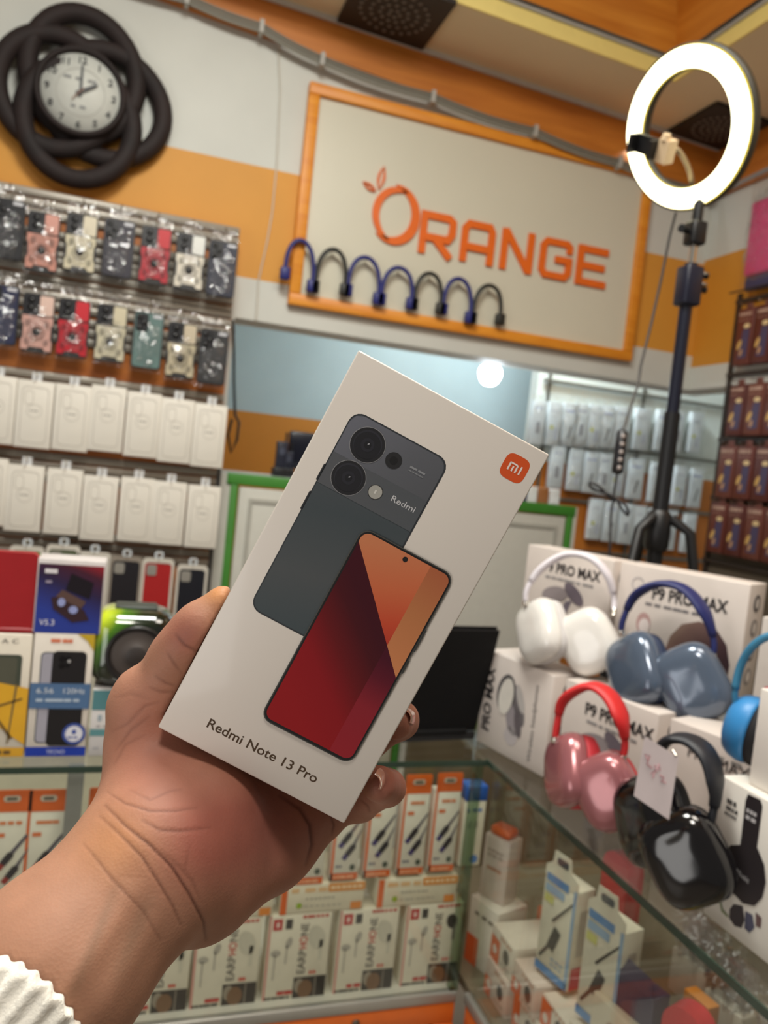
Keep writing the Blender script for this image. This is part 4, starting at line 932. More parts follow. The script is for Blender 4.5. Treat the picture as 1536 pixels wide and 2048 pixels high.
# ================================================================== headphone cartons on the side counter
PAPER = M((216, 205, 197), .45, var=.03)
def frame_of(pl, pr):
    pl = np.array(pl, float); pr = np.array(pr, float); d = pr-pl; return (pl+pr)/2, math.atan2(d[1], d[0]), np.linalg.norm(d)
def hp_carton(pl, pr, z0, h, dep, label, art, group='white headphone cartons'):
    c, a, w = frame_of(pl, pr)
    t = thing('headphone_carton', label, 'carton', (c[0], c[1], z0), a, group)
    W2 = w/2-.001; y = -.0006
    MB().box(-W2, 0, 0, W2, dep, h, PAPER, .0015).build('carton', t)
    mb = MB(); D = lambda c_, r=.5: M(c_, r); K = D((46, 42, 44))
    if art == 'silhouette':       # white earphone picture under the model line
        mb.text('P9 PRO MAX', -W2+.045, h-.040, .017, y, K, .125, bold=.03).dashes(-W2+.05, W2-.03, h-.052, .004, y, D((150, 146, 146)), 8, .85)
        mb.disc(-.020, h-.078, .030, .014, y, D((150, 140, 142)), rot=.2).disc(.022, h-.070, .026, .012, y, D((112, 102, 112)), rot=-.6).add([(.006, y, h-.085), (.020, y, h-.082), (.002, y, h-.125), (-.012, y, h-.120)], [(0, 1, 2, 3)], D((116, 108, 120))).disc(.0, h-.135, .020, .024, y, D((186, 180, 184)))
        mb.disc(.05, h-.115, .030, .020, y, D((176, 166, 164)))
    elif art == 'hair':
        mb.text('P9 PRO MAX', -W2+.060, h-.048, .018, y, K, .118, bold=.03).dashes(-W2+.050, W2-.05, h-.060, .004, y, D((120, 116, 118)), 7, .85)
        mb.rring(-W2+.034, h-.030, .009, .011, y, D((190, 184, 184)))
        hair = gradient('hair_art', (-.02, 0, .1), (.06, 0, .04), [(0, (166, 142, 122)), (.35, (120, 92, 84)), (.7, (84, 60, 62)), (1, (60, 42, 46))], .5)
        mb.ngon([(-.012, .010), (.085, .004), (.088, .060), (.080, .088), (.062, .108), (.036, .114), (.010, .104), (-.006, .082), (-.014, .050)], y, hair)
        mb.ngon([(.018, .020), (.040, .018), (.044, .070), (.030, .082), (.016, .066)], y-.0004, D((176, 150, 128)))
        mb.disc(-.052, .092, .012, .017, y, D((186, 150, 146))).disc(-.050, .088, .009, .012, y-.0004, D((226, 214, 210)))
        mb.rect(.052, .002, .084, .016, y-.0008, D((226, 224, 222)))
        for k in range(11): mb.rect(.054+.0026*k, .004, .0552+.0026*k+.0006*(k % 2), .014, y-.0012, K)
    elif art == 'vertical':       # the narrow picture with writing running up the edge
        mb.text('PRO MAX', -W2+.030, .026, .019, y, K, .110, rot=math.pi/2, bold=.03)
        mb.disc(-.020, h-.060, .022, .034, y, D((86, 82, 84)), rot=-.2).disc(-.019, h-.064, .017, .032, y-.0004, D((222, 216, 206)), rot=-.2)
        mb.disc(.012, h-.070, .012, .034, y, D((112, 106, 108)), rot=.45).disc(.016, h-.058, .008, .024, y-.0004, D((190, 184, 180)), rot=.45)
        mb.disc(.004, .066, .018, .026, y, D((150, 142, 146)), rot=.3).disc(.016, .062, .008, .022, y-.0004, D((98, 90, 94)), rot=.3).disc(.002, .038, .016, .016, y, D((184, 176, 176)))
        mb.dashes(0, .001, 0, .001, y, K, 1)
        mb.text('Wireless headphones', .054, .012, .009, y, D((110, 106, 104)), .125, rot=math.pi/2)
    elif art == 'plain': mb.dashes(-.04, .05, h-.03, .006, y, D((160, 156, 152)), 4).text('PRO MAX', -.055, h-.040, .014, y, K, .085)
    mb.v = [(min(W2, max(-W2, p[0])), p[1], min(h, max(0, p[2]))) for p in mb.v]
    mb.build('print', t)
    s = MB(); x = W2+.0006                                   # end panel
    def er(y0, z0_, y1, z1_, m): s.add([(x, y0, z0_), (x, y1, z0_), (x, y1, z1_), (x, y0, z1_)], [(0, 1, 2, 3)], m)
    for k in range(4):
        zc = h*(.84-.2*k); n = 14; A = np.linspace(0, 2*math.pi, n, endpoint=False)
        s.add([(x, dep*.5+dep*.2*math.cos(b), zc+.013*math.sin(b)) for b in A], [tuple(range(n))], D((150, 142, 140) if k % 2 else (96, 90, 92)))
        s.add([(x+.0004, dep*.5+dep*.12*math.cos(b), zc+.008*math.sin(b)) for b in A], [tuple(range(n))], D((216, 208, 202)))
    s.build('end_print', t)
    return t, a
z1 = ZCT; h1 = .162; z2 = ZCT+h1+.0008; h2 = .182
hp_carton((.614, 1.228), (.655, 1.064), z1, h1, .075, 'white carton with writing running up its edge, at the counter corner', 'vertical')
hp_carton((.668, 1.052), (.712, .882), z1, h1+.0, .075, 'white carton behind the red headphones', 'silhouette')
hp_carton((.718, .868), (.768, .700), z1, h1, .075, 'white carton behind the black headphones', 'plain')
hp_carton((.703, 1.285), (.762, 1.100), z2, h2, .055, 'white carton behind the white headphones on the upper tier', 'silhouette')
tG, aG = hp_carton((.768, 1.092), (.860, .906), z2, h2, .062, 'white carton with brown hair picture behind the navy headphones', 'hair')
# front carton with a printed black headset
c, a, w = frame_of((.648, .690), (.653, .520)); D = lambda c_, r=.5: M(c_, r)
t = thing('headset_carton', 'white carton printed with a black headset, nearest the counter edge', 'carton', (c[0], c[1], ZCT), a)
W2 = w/2; h = .158; y = -.0006
MB().box(-W2, 0, 0, W2, .045, h, M((236, 230, 220), .45, var=.02), .0015).build('carton', t)
mb = MB(); K = D((44, 38, 40))
def pd(px, py):                                          # a printed point, read on this carton's face
    d = ray(px, py); n = np.array([-math.sin(a), math.cos(a), 0]); o = np.array([c[0], c[1], ZCT])
    p = EYE+d*(((o-EYE)@n)/(d@n))-o; return (p[0]*math.cos(a)+p[1]*math.sin(a), p[2])
mb.ngon([pd(*q) for q in ((1497, 1588), (1522, 1600), (1526, 1612), (1514, 1700), (1481, 1690), (1487, 1640), (1492, 1600))], y, K)
e = [pd(*q) for q in ((1490, 1690), (1516, 1696), (1530, 1730), (1533, 1765), (1526, 1795), (1510, 1812), (1486, 1806), (1462, 1780), (1449, 1745), (1451, 1712), (1462, 1690))]
mb.ngon(e, y-.0003, K)
mb.ngon([pd(*q) for q in ((1468, 1808), (1486, 1812), (1490, 1840), (1484, 1856), (1470, 1852), (1459, 1836), (1460, 1818))], y, D((56, 50, 54))).ngon([pd(*q) for q in ((1492, 1822), (1506, 1830), (1510, 1856), (1500, 1866), (1490, 1856))], y-.0003, D((76, 76, 96))).ngon([pd(*q) for q in ((1512, 1824), (1524, 1836), (1522, 1856), (1512, 1852))], y, D((100, 76, 76)))
mb.ngon([pd(*q) for q in ((1447, 1762), (1452, 1770), (1446, 1788), (1440, 1790), (1438, 1776))], y, D((160, 190, 50))).ngon([pd(*q) for q in ((1437, 1786), (1440, 1786), (1446, 1818), (1458, 1832), (1456, 1835), (1443, 1822))], y, D((130, 140, 100)))
q0, q1 = pd(1456, 1592), pd(1480, 1604); mb.dashes(q0[0], q0[0]+.014, q0[1]-.007, .005, y, K, 3, .8).dashes(q0[0], q0[0]+.017, q0[1]-.014, .004, y, K, 4, .8).dashes(q0[0]-.001, q0[0]+.017, q0[1]-.020, .003, y, K, 5, .8)
q0 = pd(1496, 1624); mb.dashes(q0[0]-.001, q0[0]+.013, q0[1], .004, y-.0006, D((200, 196, 196)), 3, .8).dashes(q0[0]-.001, q0[0]+.013, q0[1]-.007, .004, y-.0006, D((200, 196, 196)), 2, .8)
q0 = pd(1474, 1742); mb.text('Music', q0[0], q0[1]-.002, .006, y-.0006, D((190, 186, 186)), .018, rot=-.12)
mb.build('print', t)
t2 = thing('headset_carton', 'white carton stacked above the black headset carton at the counter end', 'carton', (c[0]+.012, c[1]-.012, ZCT+h+.0006), a-.03)
MB().box(-W2+.012, 0, 0, W2, .045, .105, M((236, 230, 222), .45, var=.02), .0015).build('carton', t2); MB().disc(-.025, .06, .006, .010, -.0006, D((200, 196, 196))).build('print', t2)
q = onZ(1490, 1462, ZCT+.165)
t = thing('floral_carton', 'pale carton with red flowers behind the blue headphones', 'carton', (.842, .760, ZCT+h1+.001), -1.15)
MB().box(-.075, 0, 0, .075, .06, .150, M((206, 198, 190), .5), .0015).build('carton', t)
mb = MB()
for k in range(26): mb.disc(random.uniform(-.066, .066), random.uniform(.01, .14), random.uniform(.004, .009), random.uniform(.004, .011), y-.0001*k, D(random.choice([(206, 60, 84), (190, 84, 96), (110, 104, 128), (150, 156, 128), (226, 216, 210)])), 7, random.uniform(0, 3))
mb.build('print', t)

# ------------------------------------------------------------------ headphones hung in front of the cartons
def headphones(label, cups, band_px, dep, cupc, bandc, padc, facing, shape='square', bandw=.020, size=.044, chrome=True, dd=(0, 0)):
    """over-ear set: cups at two photo points, band through band_px, all at about the same distance"""
    pts = [at(x, y_, dep+dz) for x, y_, dz in cups]
    c = (pts[0]+pts[1])/2; t = thing('headphones', label, 'headphones', tuple(c), 0)
    L = lambda p: np.array(p)-c
    n0 = np.array([math.cos(facing), math.sin(facing), 0.])      # outward, towards the viewer's side
    for i, p in enumerate(pts):
        tilt = (-.35, .30)[i]+dd[i]
        n = np.array([math.cos(facing+tilt), math.sin(facing+tilt), .12]); n /= np.linalg.norm(n)
        u = np.cross([0, 0, 1.], n); u /= np.linalg.norm(u); v = np.cross(n, u)
        Mx = Matrix(((u[0], -n[0], v[0], L(p)[0]), (u[1], -n[1], v[1], L(p)[1]), (u[2], -n[2], v[2], L(p)[2]), (0, 0, 0, 1)))
        k = 40; prof = []
        def ring(s, yy):
            out = []
            for q in range(k):
                an = 2*math.pi*q/k; ca, sa = math.cos(an), math.sin(an); ex = .62 if shape == 'square' else 1.0
                x = math.copysign(abs(ca)**ex, ca)*size*.94*s; z = math.copysign(abs(sa)**ex, sa)*size*1.08*s
                if shape == 'square':
                    r_ = .62; x, z = x*math.cos(r_)-z*math.sin(r_), x*math.sin(r_)+z*math.cos(r_)
                out.append((x, yy, z))
            return out
        def shell(rows, mat, nm):
            vs = sum([ring(s, yy) for s, yy in rows], []); nr = len(rows)
            fs = [(j*k+q, j*k+(q+1) % k, (j+1)*k+(q+1) % k, (j+1)*k+q) for j in range(nr-1) for q in range(k)]+[tuple(range(k))[::-1], tuple(range((nr-1)*k, nr*k))]
            return MB().add(vs, fs, mat, True).xf(Mx).build(nm, t)
        shell([(.30, -.0225), (.62, -.0215), (.82, -.018), (.94, -.011), (1.0, -.002), (1.0, .004), (.97, .008)], cupc, 'ear_cup')
        shell([(.95, .008), (.98, .012), (.96, .024), (.84, .030), (.6, .030)], padc, 'ear_pad')
    # band: a smooth curve through the photo points
    Q = [L(at(x, y_, dep+dz)) for x, y_, dz in band_px]; P = []
    for i in range(len(Q)-1):
        a_ = Q[max(0, i-1)]; b_ = Q[i]; c_ = Q[i+1]; d_ = Q[min(len(Q)-1, i+2)]
        for s in np.linspace(0, 1, 8)[:-1]: P.append(.5*((2*b_)+(-a_+c_)*s+(2*a_-5*b_+4*c_-d_)*s*s+(-a_+3*b_-3*c_+d_)*s**3))
    P.append(Q[-1]); n = len(P)
    axis = np.array([math.cos(facing), math.sin(facing), 0])
    def ribbon(i0, i1, wd, th, mat, nm):
        vs = []; m = 8
        for i in range(i0, i1):
            tt = P[min(n-1, i+1)]-P[max(0, i-1)]; tt /= np.linalg.norm(tt); b_ = axis-tt*(axis@tt); b_ /= np.linalg.norm(b_); o_ = np.cross(tt, b_)
            s = math.sin(math.pi*(i-i0)/max(1, i1-1-i0)); w_ = wd[0]+(wd[1]-wd[0])*min(1, s*1.7)
            for q in range(m):
                an = 2*math.pi*q/m+math.pi/8; vs.append(P[i]+b_*w_*math.cos(an)*1.08+o_*th*math.sin(an)*1.08)
        k_ = i1-i0; fs = [(i*m+q, i*m+(q+1) % m, (i+1)*m+(q+1) % m, (i+1)*m+q) for i in range(k_-1) for q in range(m)]+[tuple(range(m))[::-1], tuple(range((k_-1)*m, k_*m))]
        return MB().add(vs, fs, mat, True).build(nm, t)
    ribbon(2, n-2, (min(.0045, bandw*.8),)*2, .004, bandc, 'band_frame')
    ribbon(int(n*.20), int(n*.82), (min(.006, bandw), bandw), .0052, bandc, 'head_cushion')
    for i0 in (0, n-4):
        e0, e1 = P[i0], P[i0+3]
        MB().tube([e0+(e0-e1)*.5, e0, e1], [.0042, .0052, .0042], CHROME if chrome else bandc, 10).build('arm_slider', t)
    return t
FC = math.atan2(-.45, -.90)
headphones('white headphones hung before the upper cartons', [(1078, 1262, -.01), (1176, 1283, -.04)], [(1052, 1208, 0), (1054, 1180, 0), (1080, 1140, 0), (1130, 1110, -.0), (1180, 1115, -.02), (1215, 1150, -.03), (1228, 1200, -.03), (1226, 1232, -.04)], 1.285, M((232, 228, 222), .18, coat=.5), M((226, 220, 226), .5), M((206, 202, 200), .7), FC, bandw=.010, size=.047)
headphones('navy headphones with blue grey cups hung before the hair picture', [(1270, 1340, -.01), (1384, 1367, -.06)], [(1243, 1265, 0), (1246, 1240, 0), (1270, 1192, 0), (1320, 1168, -.01), (1372, 1180, -.03), (1412, 1230, -.05), (1428, 1288, -.06), (1422, 1322, -.06)], 1.165, M((92, 105, 124), .16, .25, coat=.5), M((30, 38, 96), .55), M((40, 52, 80), .7), FC, bandw=.019, size=.050)
headphones('red headphones with pink metallic cups at the counter edge', [(1136, 1540, -.01), (1216, 1583, -.05)], [(1110, 1480, 0), (1114, 1450, 0), (1128, 1400, 0), (1178, 1372, -.01), (1218, 1390, -.03), (1244, 1440, -.05), (1250, 1490, -.05), (1243, 1525, -.05)], 1.02, M((164, 102, 106), .22, .3, coat=.4), M((206, 38, 40), .5), M((190, 44, 54), .6), FC, bandw=.017, size=.042, dd=(-.25, 0))
headphones('glossy black headphones behind the price card', [(1300, 1640, -.02), (1372, 1716, -.06)], [(1300, 1585, -.02), (1305, 1540, -.02), (1330, 1485, -.02), (1375, 1478, -.03), (1415, 1510, -.05), (1432, 1570, -.06), (1425, 1630, -.06), (1412, 1675, -.06)], .90, M((14, 12, 14), .12, coat=.5), M((26, 28, 36), .5), M((20, 18, 20), .6), FC, bandw=.019, size=.046)
headphones('blue on-ear headphones with black pads at the carton stack', [(1497, 1458, 0), (1632, 1440, -.03)], [(1474, 1420, 0), (1470, 1385, 0), (1482, 1330, 0), (1508, 1290, -.01), (1548, 1272, -.02), (1590, 1300, -.03), (1625, 1380, -.03)], .905, M((54, 134, 196), .4), M((54, 124, 160), .5), M((22, 20, 24), .7), 1.88, 'round', .004, .036, False, (.50, math.pi-.30))
# price card with faint handwriting
q = [at(x, y_, .83) for x, y_ in ((1290, 1473), (1357, 1515), (1338, 1640), (1268, 1592))]
cc_ = sum(q)/4; t = thing('price_card', 'white card with faint red handwriting propped on the black headphones', 'card', tuple(cc_))
nn = np.cross(q[1]-q[0], q[3]-q[0]); nn /= np.linalg.norm(nn); nn = nn if nn@CF > 0 else -nn
MB().add([tuple(p-cc_) for p in q]+[tuple(p-cc_+nn*.001) for p in q], [(0, 1, 2, 3), (7, 6, 5, 4), (0, 4, 5, 1), (1, 5, 6, 2), (2, 6, 7, 3), (3, 7, 4, 0)], M((214, 202, 204), .5)).build('card', t)
PK = M((206, 150, 158), .6); mb = MB()
for s in (((1296, 1520), (1290, 1508), (1300, 1512), (1294, 1528), (1304, 1536)), ((1310, 1530), (1313, 1545), (1318, 1528), (1320, 1542)), ((1302, 1548), (1310, 1540), (1306, 1556)), ((1320, 1550), (1328, 1556), (1322, 1562), (1332, 1566))):
    mb.tube([tuple(at(x, y_, .829)-cc_) for x, y_ in s], .0006, PK, 5)
mb.build('handwriting', t)
MB().tube([tuple(at(1345, 1500, .835)-cc_), tuple(at(1352, 1512, .829)-cc_)], .0015, CHROME, 6).build('clip', t)

# ------------------------------------------------------------------ goods inside the side counter
def inbox(name, label, cat, px, w, h, dep, yaw, body, X=.66, group=None):
    """a carton standing behind the side glass; px is the foot of its near face's middle"""
    b = onX(px[0], px[1], X); t = thing(name, label, cat, (X, b[1], max(ZS, b[2])), yaw, group)
    MB().box(-w/2, 0, 0, w/2, dep, h, M(body, .5, var=.04), .0012).build('carton', t); return t
AY = -math.pi/2+.10
def stand(y_, X=.655, z=ZS): return (X, y_, z)
# two hang packs with blue print
def adapter_pack(label, p, a, red):
    t = thing('adapter_pack', label, 'adapter pack', p, a, 'white adapter packs in the side counter'); w, h = .068, .150; W2 = w/2; y = -.0006
    MB().box(-W2, 0, 0, W2, .036, h, M((222, 216, 196), .45), .001).build('carton', t)
    MB().prism([(-W2, h-.004), (W2, h-.004), (W2, h+.014), (W2*.55, h+.022), (W2*.45, h+.040), (-W2*.55, h+.040), (-W2*.62, h+.022), (-W2, h+.012)], -.0006, .0006, M((226, 220, 200), .45)).build('hang_card', t)
    mb = MB(); K = D((60, 58, 56)); B = D((90, 140, 196))
    mb.rrect(-.012, h+.022, .012, h+.033, .004, y-.0006, D((70, 74, 84)))
    mb.rect(-W2+.004, h-.010, W2*.5, h+.002, y-.0003, B).rect(-W2+.004, h-.026, W2*.3, h-.014, y-.0003, D((150, 180, 210))).rect(-W2+.004, h-.042, -W2*.3, h-.030, y-.0003, D((206, 206, 120)))
    mb.rect(-W2, 0, W2, .012, y-.0003, B).rect(W2-.006, .0, W2, h, y-.0003, D((140, 170, 200)))
    mb.add([(-W2+.006, y-.0006, .024), (-W2+.009, y-.0006, .020), (-.004, y-.0006, .050), (-.008, y-.0006, .054)], [(0, 1, 2, 3)], K).add([(-.014, y-.0008, .046), (.000, y-.0008, .040), (.012, y-.0008, .074), (-.002, y-.0008, .080)], [(0, 1, 2, 3)], K).add([(-.010, y-.0006, .086), (-.006, y-.0006, .084), (W2-.006, y-.0006, .126), (W2-.006, y-.0006, .131)], [(0, 1, 2, 3)], K)
    mb.dashes(-W2*.1, W2-.01, .020, .003, y-.0003, D((150, 170, 190)), 3).dashes(-W2*.1, W2-.01, .028, .003, y-.0003, D((150, 170, 190)), 3)
    mb.v = [(min(W2, max(-W2, a_)), b_, c_) for a_, b_, c_ in mb.v]; mb.build('print', t)
    s = MB(); x = W2+.0006; s.add([(x, .004, .0), (x, .034, .0), (x, .034, .034), (x, .004, .034)], [(0, 1, 2, 3)], D((190, 40, 44) if red else (214, 208, 190))).add([(x, .010, .05), (x, .026, .05), (x, .026, .12), (x, .010, .12)], [(0, 1, 2, 3)], D((190, 186, 172))); s.build('side_print', t)
    return t
b = onX(1120, 1925, .665); adapter_pack('white adapter pack with blue bands, deeper of the two in the side counter', (.665, .993, Z(-.735)), AY+.12, True)
adapter_pack('white adapter pack with blue bands, nearer of the two in the side counter', (.660, .872, Z(-.722)), AY+.10, False)
# low stacks of white and orange cartons
D = lambda c_, r=.5: M(c_, r)
specs = [(1.105, ZS, .075, .060, 'carton lying lowest by the counter corner'), (1.105, ZS+.061, .075, .055, 'carton second in the stack by the counter corner'), (1.022, ZS, .07, .058, 'carton at the foot of the deeper adapter pack'), (1.022, ZS+.059, .07, .05, 'carton under the deeper adapter pack'),
         (.945, ZS, .07, .060, 'carton at the foot between the adapter packs'), (.945, ZS+.061, .07, .045, 'carton on top between the adapter packs'), (.868, ZS, .07, .060, 'carton at the foot of the nearer adapter pack'), (.868, ZS+.061, .07, .06, 'carton under the nearer adapter pack')]
for k, (yy, z, w, h, lab) in enumerate(specs):
    t = thing('accessory_carton', 'white and orange '+lab, 'carton', (.640+.004*(k % 3), yy, z), -math.pi/2, 'white and orange cartons in the side counter')
    MB().box(-w/2, 0, 0, w/2, .09, h, D((226, 216, 200) if k % 3 else (220, 200, 186)), .001).build('carton', t)
    mb = MB(); y = -.0006; mb.rect(-w/2, 0, -w/2+w*(.3+.1*(k % 2)), h*(.5+.2*(k % 3)), y, D((224, 104, 52))).disc(w*.2, h*.5, .010, .012, y, D((70, 66, 62))).disc(-w*.3, h*.35, .007, .007, y-.0004, D((236, 220, 206))).dashes(-w*.1, w*.45, h*.82, .005, y, D((200, 150, 120)), 4).dashes(0, w*.4, h*.15, .004, y, D((170, 164, 150)), 3); mb.build('print', t)
t = thing('bottle_carton', 'slim pinkish carton with an orange cap at the counter corner', 'carton', (.668, 1.205, ZS+.118), -math.pi/2+.5)
MB().box(-.026, 0, 0, .026, .04, .112, D((206, 190, 180)), .001).build('carton', t); MB().box(-.022, .004, .112, .020, .036, .128, D((222, 96, 34)), .006, 3).build('orange_cap', t)
MB().dashes(-.018, .018, .085, .004, -.0006, D((170, 150, 140)), 4).dashes(-.018, .018, .076, .004, -.0006, D((170, 150, 140)), 3).rect(-.016, .052, .014, .058, -.0006, D((180, 130, 110))).build('print', t)
t = thing('accessory_carton', 'white carton standing under the slim carton with the orange cap', 'carton', (.652, 1.195, ZS), -math.pi/2+.3)
MB().box(-.035, 0, 0, .035, .07, .117, D((224, 214, 200)), .001).build('carton', t); MB().rect(-.035, 0, -.005, .05, -.0006, D((220, 96, 46))).dashes(-.02, .03, .09, .006, -.0006, D((120, 110, 100)), 3).build('print', t)
t = thing('orange_band', 'orange edged sleeve lying along behind the low cartons', 'sleeve', (.735, 1.03, ZS+.118), -math.pi/2)
MB().box(-.13, 0, -.118, .10, .012, .012, D((224, 106, 50)), .002).build('body', t)
def red_case(label, p, a):
    t = thing('red_case', label, 'case', p, a); MB().prism(MB.rr(-.028, 0, .028, .125, .026, 8), 0, .03, D((206, 40, 48), .35), True).build('shell', t); MB().prism(MB.rr(-.014, .018, .006, .060, .004), -.001, .004, D((70, 40, 42))).build('window', t); return t
red_case('red rounded case behind the deeper adapter pack', (.735, .965, Z(-.655)), AY)
red_case('red rounded case by the purple carton in the side counter', (.69, .742, Z(-.735)), AY+.25)
t = thing('purple_carton', 'dark purple carton with a hang tab in the side counter', 'carton', (.672, .812, Z(-.742)), AY+.1)
MB().box(-.030, 0, 0, .030, .03, .118, D((66, 56, 84), .45), .001).build('carton', t); MB().prism([(-.030, .116), (.030, .116), (.022, .140), (-.016, .144)], -.0006, .0006, D((72, 62, 92))).build('hang_card', t); MB().dashes(-.02, .02, .05, .005, -.0006, D((150, 140, 160)), 3).build('print', t)
t = thing('white_cable_carton', 'cream carton with a coiled cable print before the purple carton', 'carton', (.655, .832, Z(-.795)), AY)
MB().box(-.036, 0, 0, .036, .02, .128, D((222, 214, 192)), .001).build('carton', t); MB().rring(-.006, .07, .016, .0185, -.0006, D((170, 164, 150))).rring(.004, .100, .007, .010, -.0006, D((190, 170, 150))).dashes(-.03, .03, .02, .005, -.0006, D((170, 166, 150)), 4).build('print', t)
t = thing('yellow_packet', 'crumpled yellow packet lying in the side counter', 'packet', (.68, .690, Z(-.70)), AY)
bm = bmesh.new(); bmesh.ops.create_icosphere(bm, subdivisions=3, radius=1)
for q in bm.verts:
    k = 1+.16*math.sin(7*q.co.x+3*q.co.y)+.12*math.sin(9*q.co.z+5*q.co.x); q.co = Vector((q.co.x*.062*k, q.co.y*.026*k+.02, q.co.z*.028*k+.03))
MB().bm(bm, D((232, 206, 30), .3), True).build('wrap', t); MB().disc(.0, .045, .016, .005, -.008, D((120, 100, 30))).build('print', t)
for k, (yy, zz, lab) in enumerate(((.842, -.560, 'by the purple carton'), (.775, -.575, 'behind the small orange carton'), (.705, -.600, 'nearest the yellow packet'))):
    t = thing('clear_pouch', 'crumpled clear pouch in the side counter %s' % lab, 'pouch', (.78, yy, Z(zz)-.06), AY)
    vs = []; n = 9
    for j in range(n+1):
        for i in range(n+1): vs.append(((i/n-.5)*.062, .01*math.sin(i*1.7+j)+random.uniform(-.006, .006), .085*j/n))
    MB().add(vs, [(j*(n+1)+i, j*(n+1)+i+1, (j+1)*(n+1)+i+1, (j+1)*(n+1)+i) for j in range(n) for i in range(n)], BAG, True).build('film', t)
    MB().prism(MB.rr(-.026, .004, .026, .055, .008), .016, .026, D((170, 160, 150)), True).build('contents', t); MB().box(-.031, -.002, -.06, .031, .03, .002, D((190, 180, 164)), .002).build('tray', t)
t = thing('orange_carton', 'small orange carton among the clear pouches', 'carton', (.735, .775, Z(-.60)), AY); MB().box(-.020, 0, -.06, .020, .02, -.022, D((206, 130, 50)), .001).build('carton', t); MB().dashes(-.015, .015, -.035, .005, -.0006, D((236, 190, 120)), 2).build('print', t)

# ================================================================== phone carton held in the hand
_c = [(722, 702), (1104, 912), (688, 1648), (315, 1455)]
_R = [ray(*p) for p in _c]; _s = np.linalg.solve(np.array([-_R[1], _R[2], -_R[3]]).T, -_R[0])
_P = [_R[0], _R[1]*_s[0], _R[2]*_s[1], _R[3]*_s[2]]
_k = .17/np.linalg.norm(_P[3]-_P[0]); _P = [EYE+p*_k for p in _P]
BU = (_P[1]-_P[0])/np.linalg.norm(_P[1]-_P[0]); BV = _P[0]-_P[3]; BV -= BU*(BV@BU); BV /= np.linalg.norm(BV); BN = np.cross(BU, BV); BO = _P[3]
BW, BH, BD = .0848, .170, .050
t = thing('phone_carton', 'white phone carton held in the hand, printed with a grey and a red phone', 'carton')
t.matrix_world = Matrix(((BU[0], -BN[0], BV[0], BO[0]), (BU[1], -BN[1], BV[1], BO[1]), (BU[2], -BN[2], BV[2], BO[2]), (0, 0, 0, 1)))
HW = M((226, 218, 208), .32, var=.012, scale=8, coat=.25)
MB().box(0, 0, .0, BW, BD, BH, HW, .0007, 2).build('carton', t)
K = .001
D = lambda c_, r=.5: M(c_, r, var=.02)
E1 = 6e-5
# the phone seen from the back
ph = MB(); y = -E1
ph.rrect(9.4*K, 60.6*K, 52.0*K, 149.2*K, 5*K, y, D((50, 54, 58)))
backg = gradient('phone_back', (.010, 0, .149), (.030, 0, .061), [(0, (86, 90, 98)), (.36, (74, 80, 84)), (.45, (70, 78, 82)), (.75, (82, 86, 88)), (1, (70, 80, 84))], .35)
pb = MB().rrect(9.9*K, 61.2*K, 51.3*K, 148.6*K, 4.6*K, y-E1, backg).build('phone_back_art', t)
modg = gradient('phone_module', (.010, 0, .149), (.052, 0, .118), [(0, (112, 114, 124)), (.5, (96, 98, 104)), (1, (84, 86, 90))], .35)
ph.ngon([(9.9*K, 117.5*K), (51.3*K, 117.5*K), (51.3*K, 144*K), (50*K, 147.2*K), (46.7*K, 148.6*K), (14.5*K, 148.6*K), (11.2*K, 147.2*K), (9.9*K, 144*K)], y-2*E1, modg)
ph.ngon([(9.9*K, 117.5*K), (51.3*K, 117.5*K), (51.3*K, 131*K), (9.9*K, 131*K)], y-3*E1, gradient('phone_module_low', (.010, 0, .118), (.052, 0, .131), [(0, (90, 92, 96)), (1, (84, 88, 92))], .35))
ph.rrect(8.9*K, 118*K, 9.9*K, 125*K, .3*K, y, D((40, 42, 46))).rrect(8.9*K, 105*K, 9.9*K, 113*K, .3*K, y, D((40, 42, 46)))
for cx, cz, r in ((20.4, 139.4, 7.1), (19.9, 124.6, 7.0)):
    ph.disc(cx*K, cz*K, r*K, r*K, y-4*E1, D((146, 146, 148), .3), 48).disc(cx*K, cz*K, r*.965*K, r*.965*K, y-5*E1, D((28, 28, 32)), 48)
    ph.disc(cx*K, (cz+.2)*K, r*.80*K, r*.80*K, y-6*E1, D((40, 40, 48)), 40).disc(cx*K, (cz-.2)*K, r*.74*K, r*.74*K, y-7*E1, D((24, 24, 30)), 40).disc(cx*K, cz*K, r*.38*K, r*.38*K, y-8*E1, D((34, 34, 42)), 32).disc(cx*K, cz*K, r*.2*K, r*.2*K, y-9*E1, D((18, 18, 24)), 24)
    ph.disc((cx+.2)*K, (cz+.5)*K, .45*K, .25*K, y-10*E1, D((170, 170, 176)), 12, .8)
ph.disc(32.2*K, 138.9*K, 3.3*K, 3.3*K, y-4*E1, D((34, 34, 36)), 32).disc(32.2*K, 138.9*K, 1.6*K, 1.6*K, y-5*E1, D((18, 18, 20)), 24)
ph.disc(31.8*K, 124.7*K, 3.0*K, 3.0*K, y-4*E1, D((50, 50, 50)), 32).disc(31.8*K, 124.7*K, 2.7*K, 2.7*K, y-5*E1, D((170, 168, 160)), 32).rrect(31.4*K, 124.0*K, 32.1*K, 125.6*K, .2*K, y-6*E1, D((214, 212, 204)))
ph.text('Redmi', 38.6*K, 124.6*K, 2.5*K, y-4*E1, D((206, 206, 208)), 10.2*K)
ph.dashes(39*K, 46.2*K, 139.6*K, .8*K, y-4*E1, D((140, 142, 146)), 4, .85).dashes(39*K, 46*K, 138.3*K, .5*K, y-4*E1, D((128, 130, 134)), 5, .8)
ph.build('phone_back_print', t)
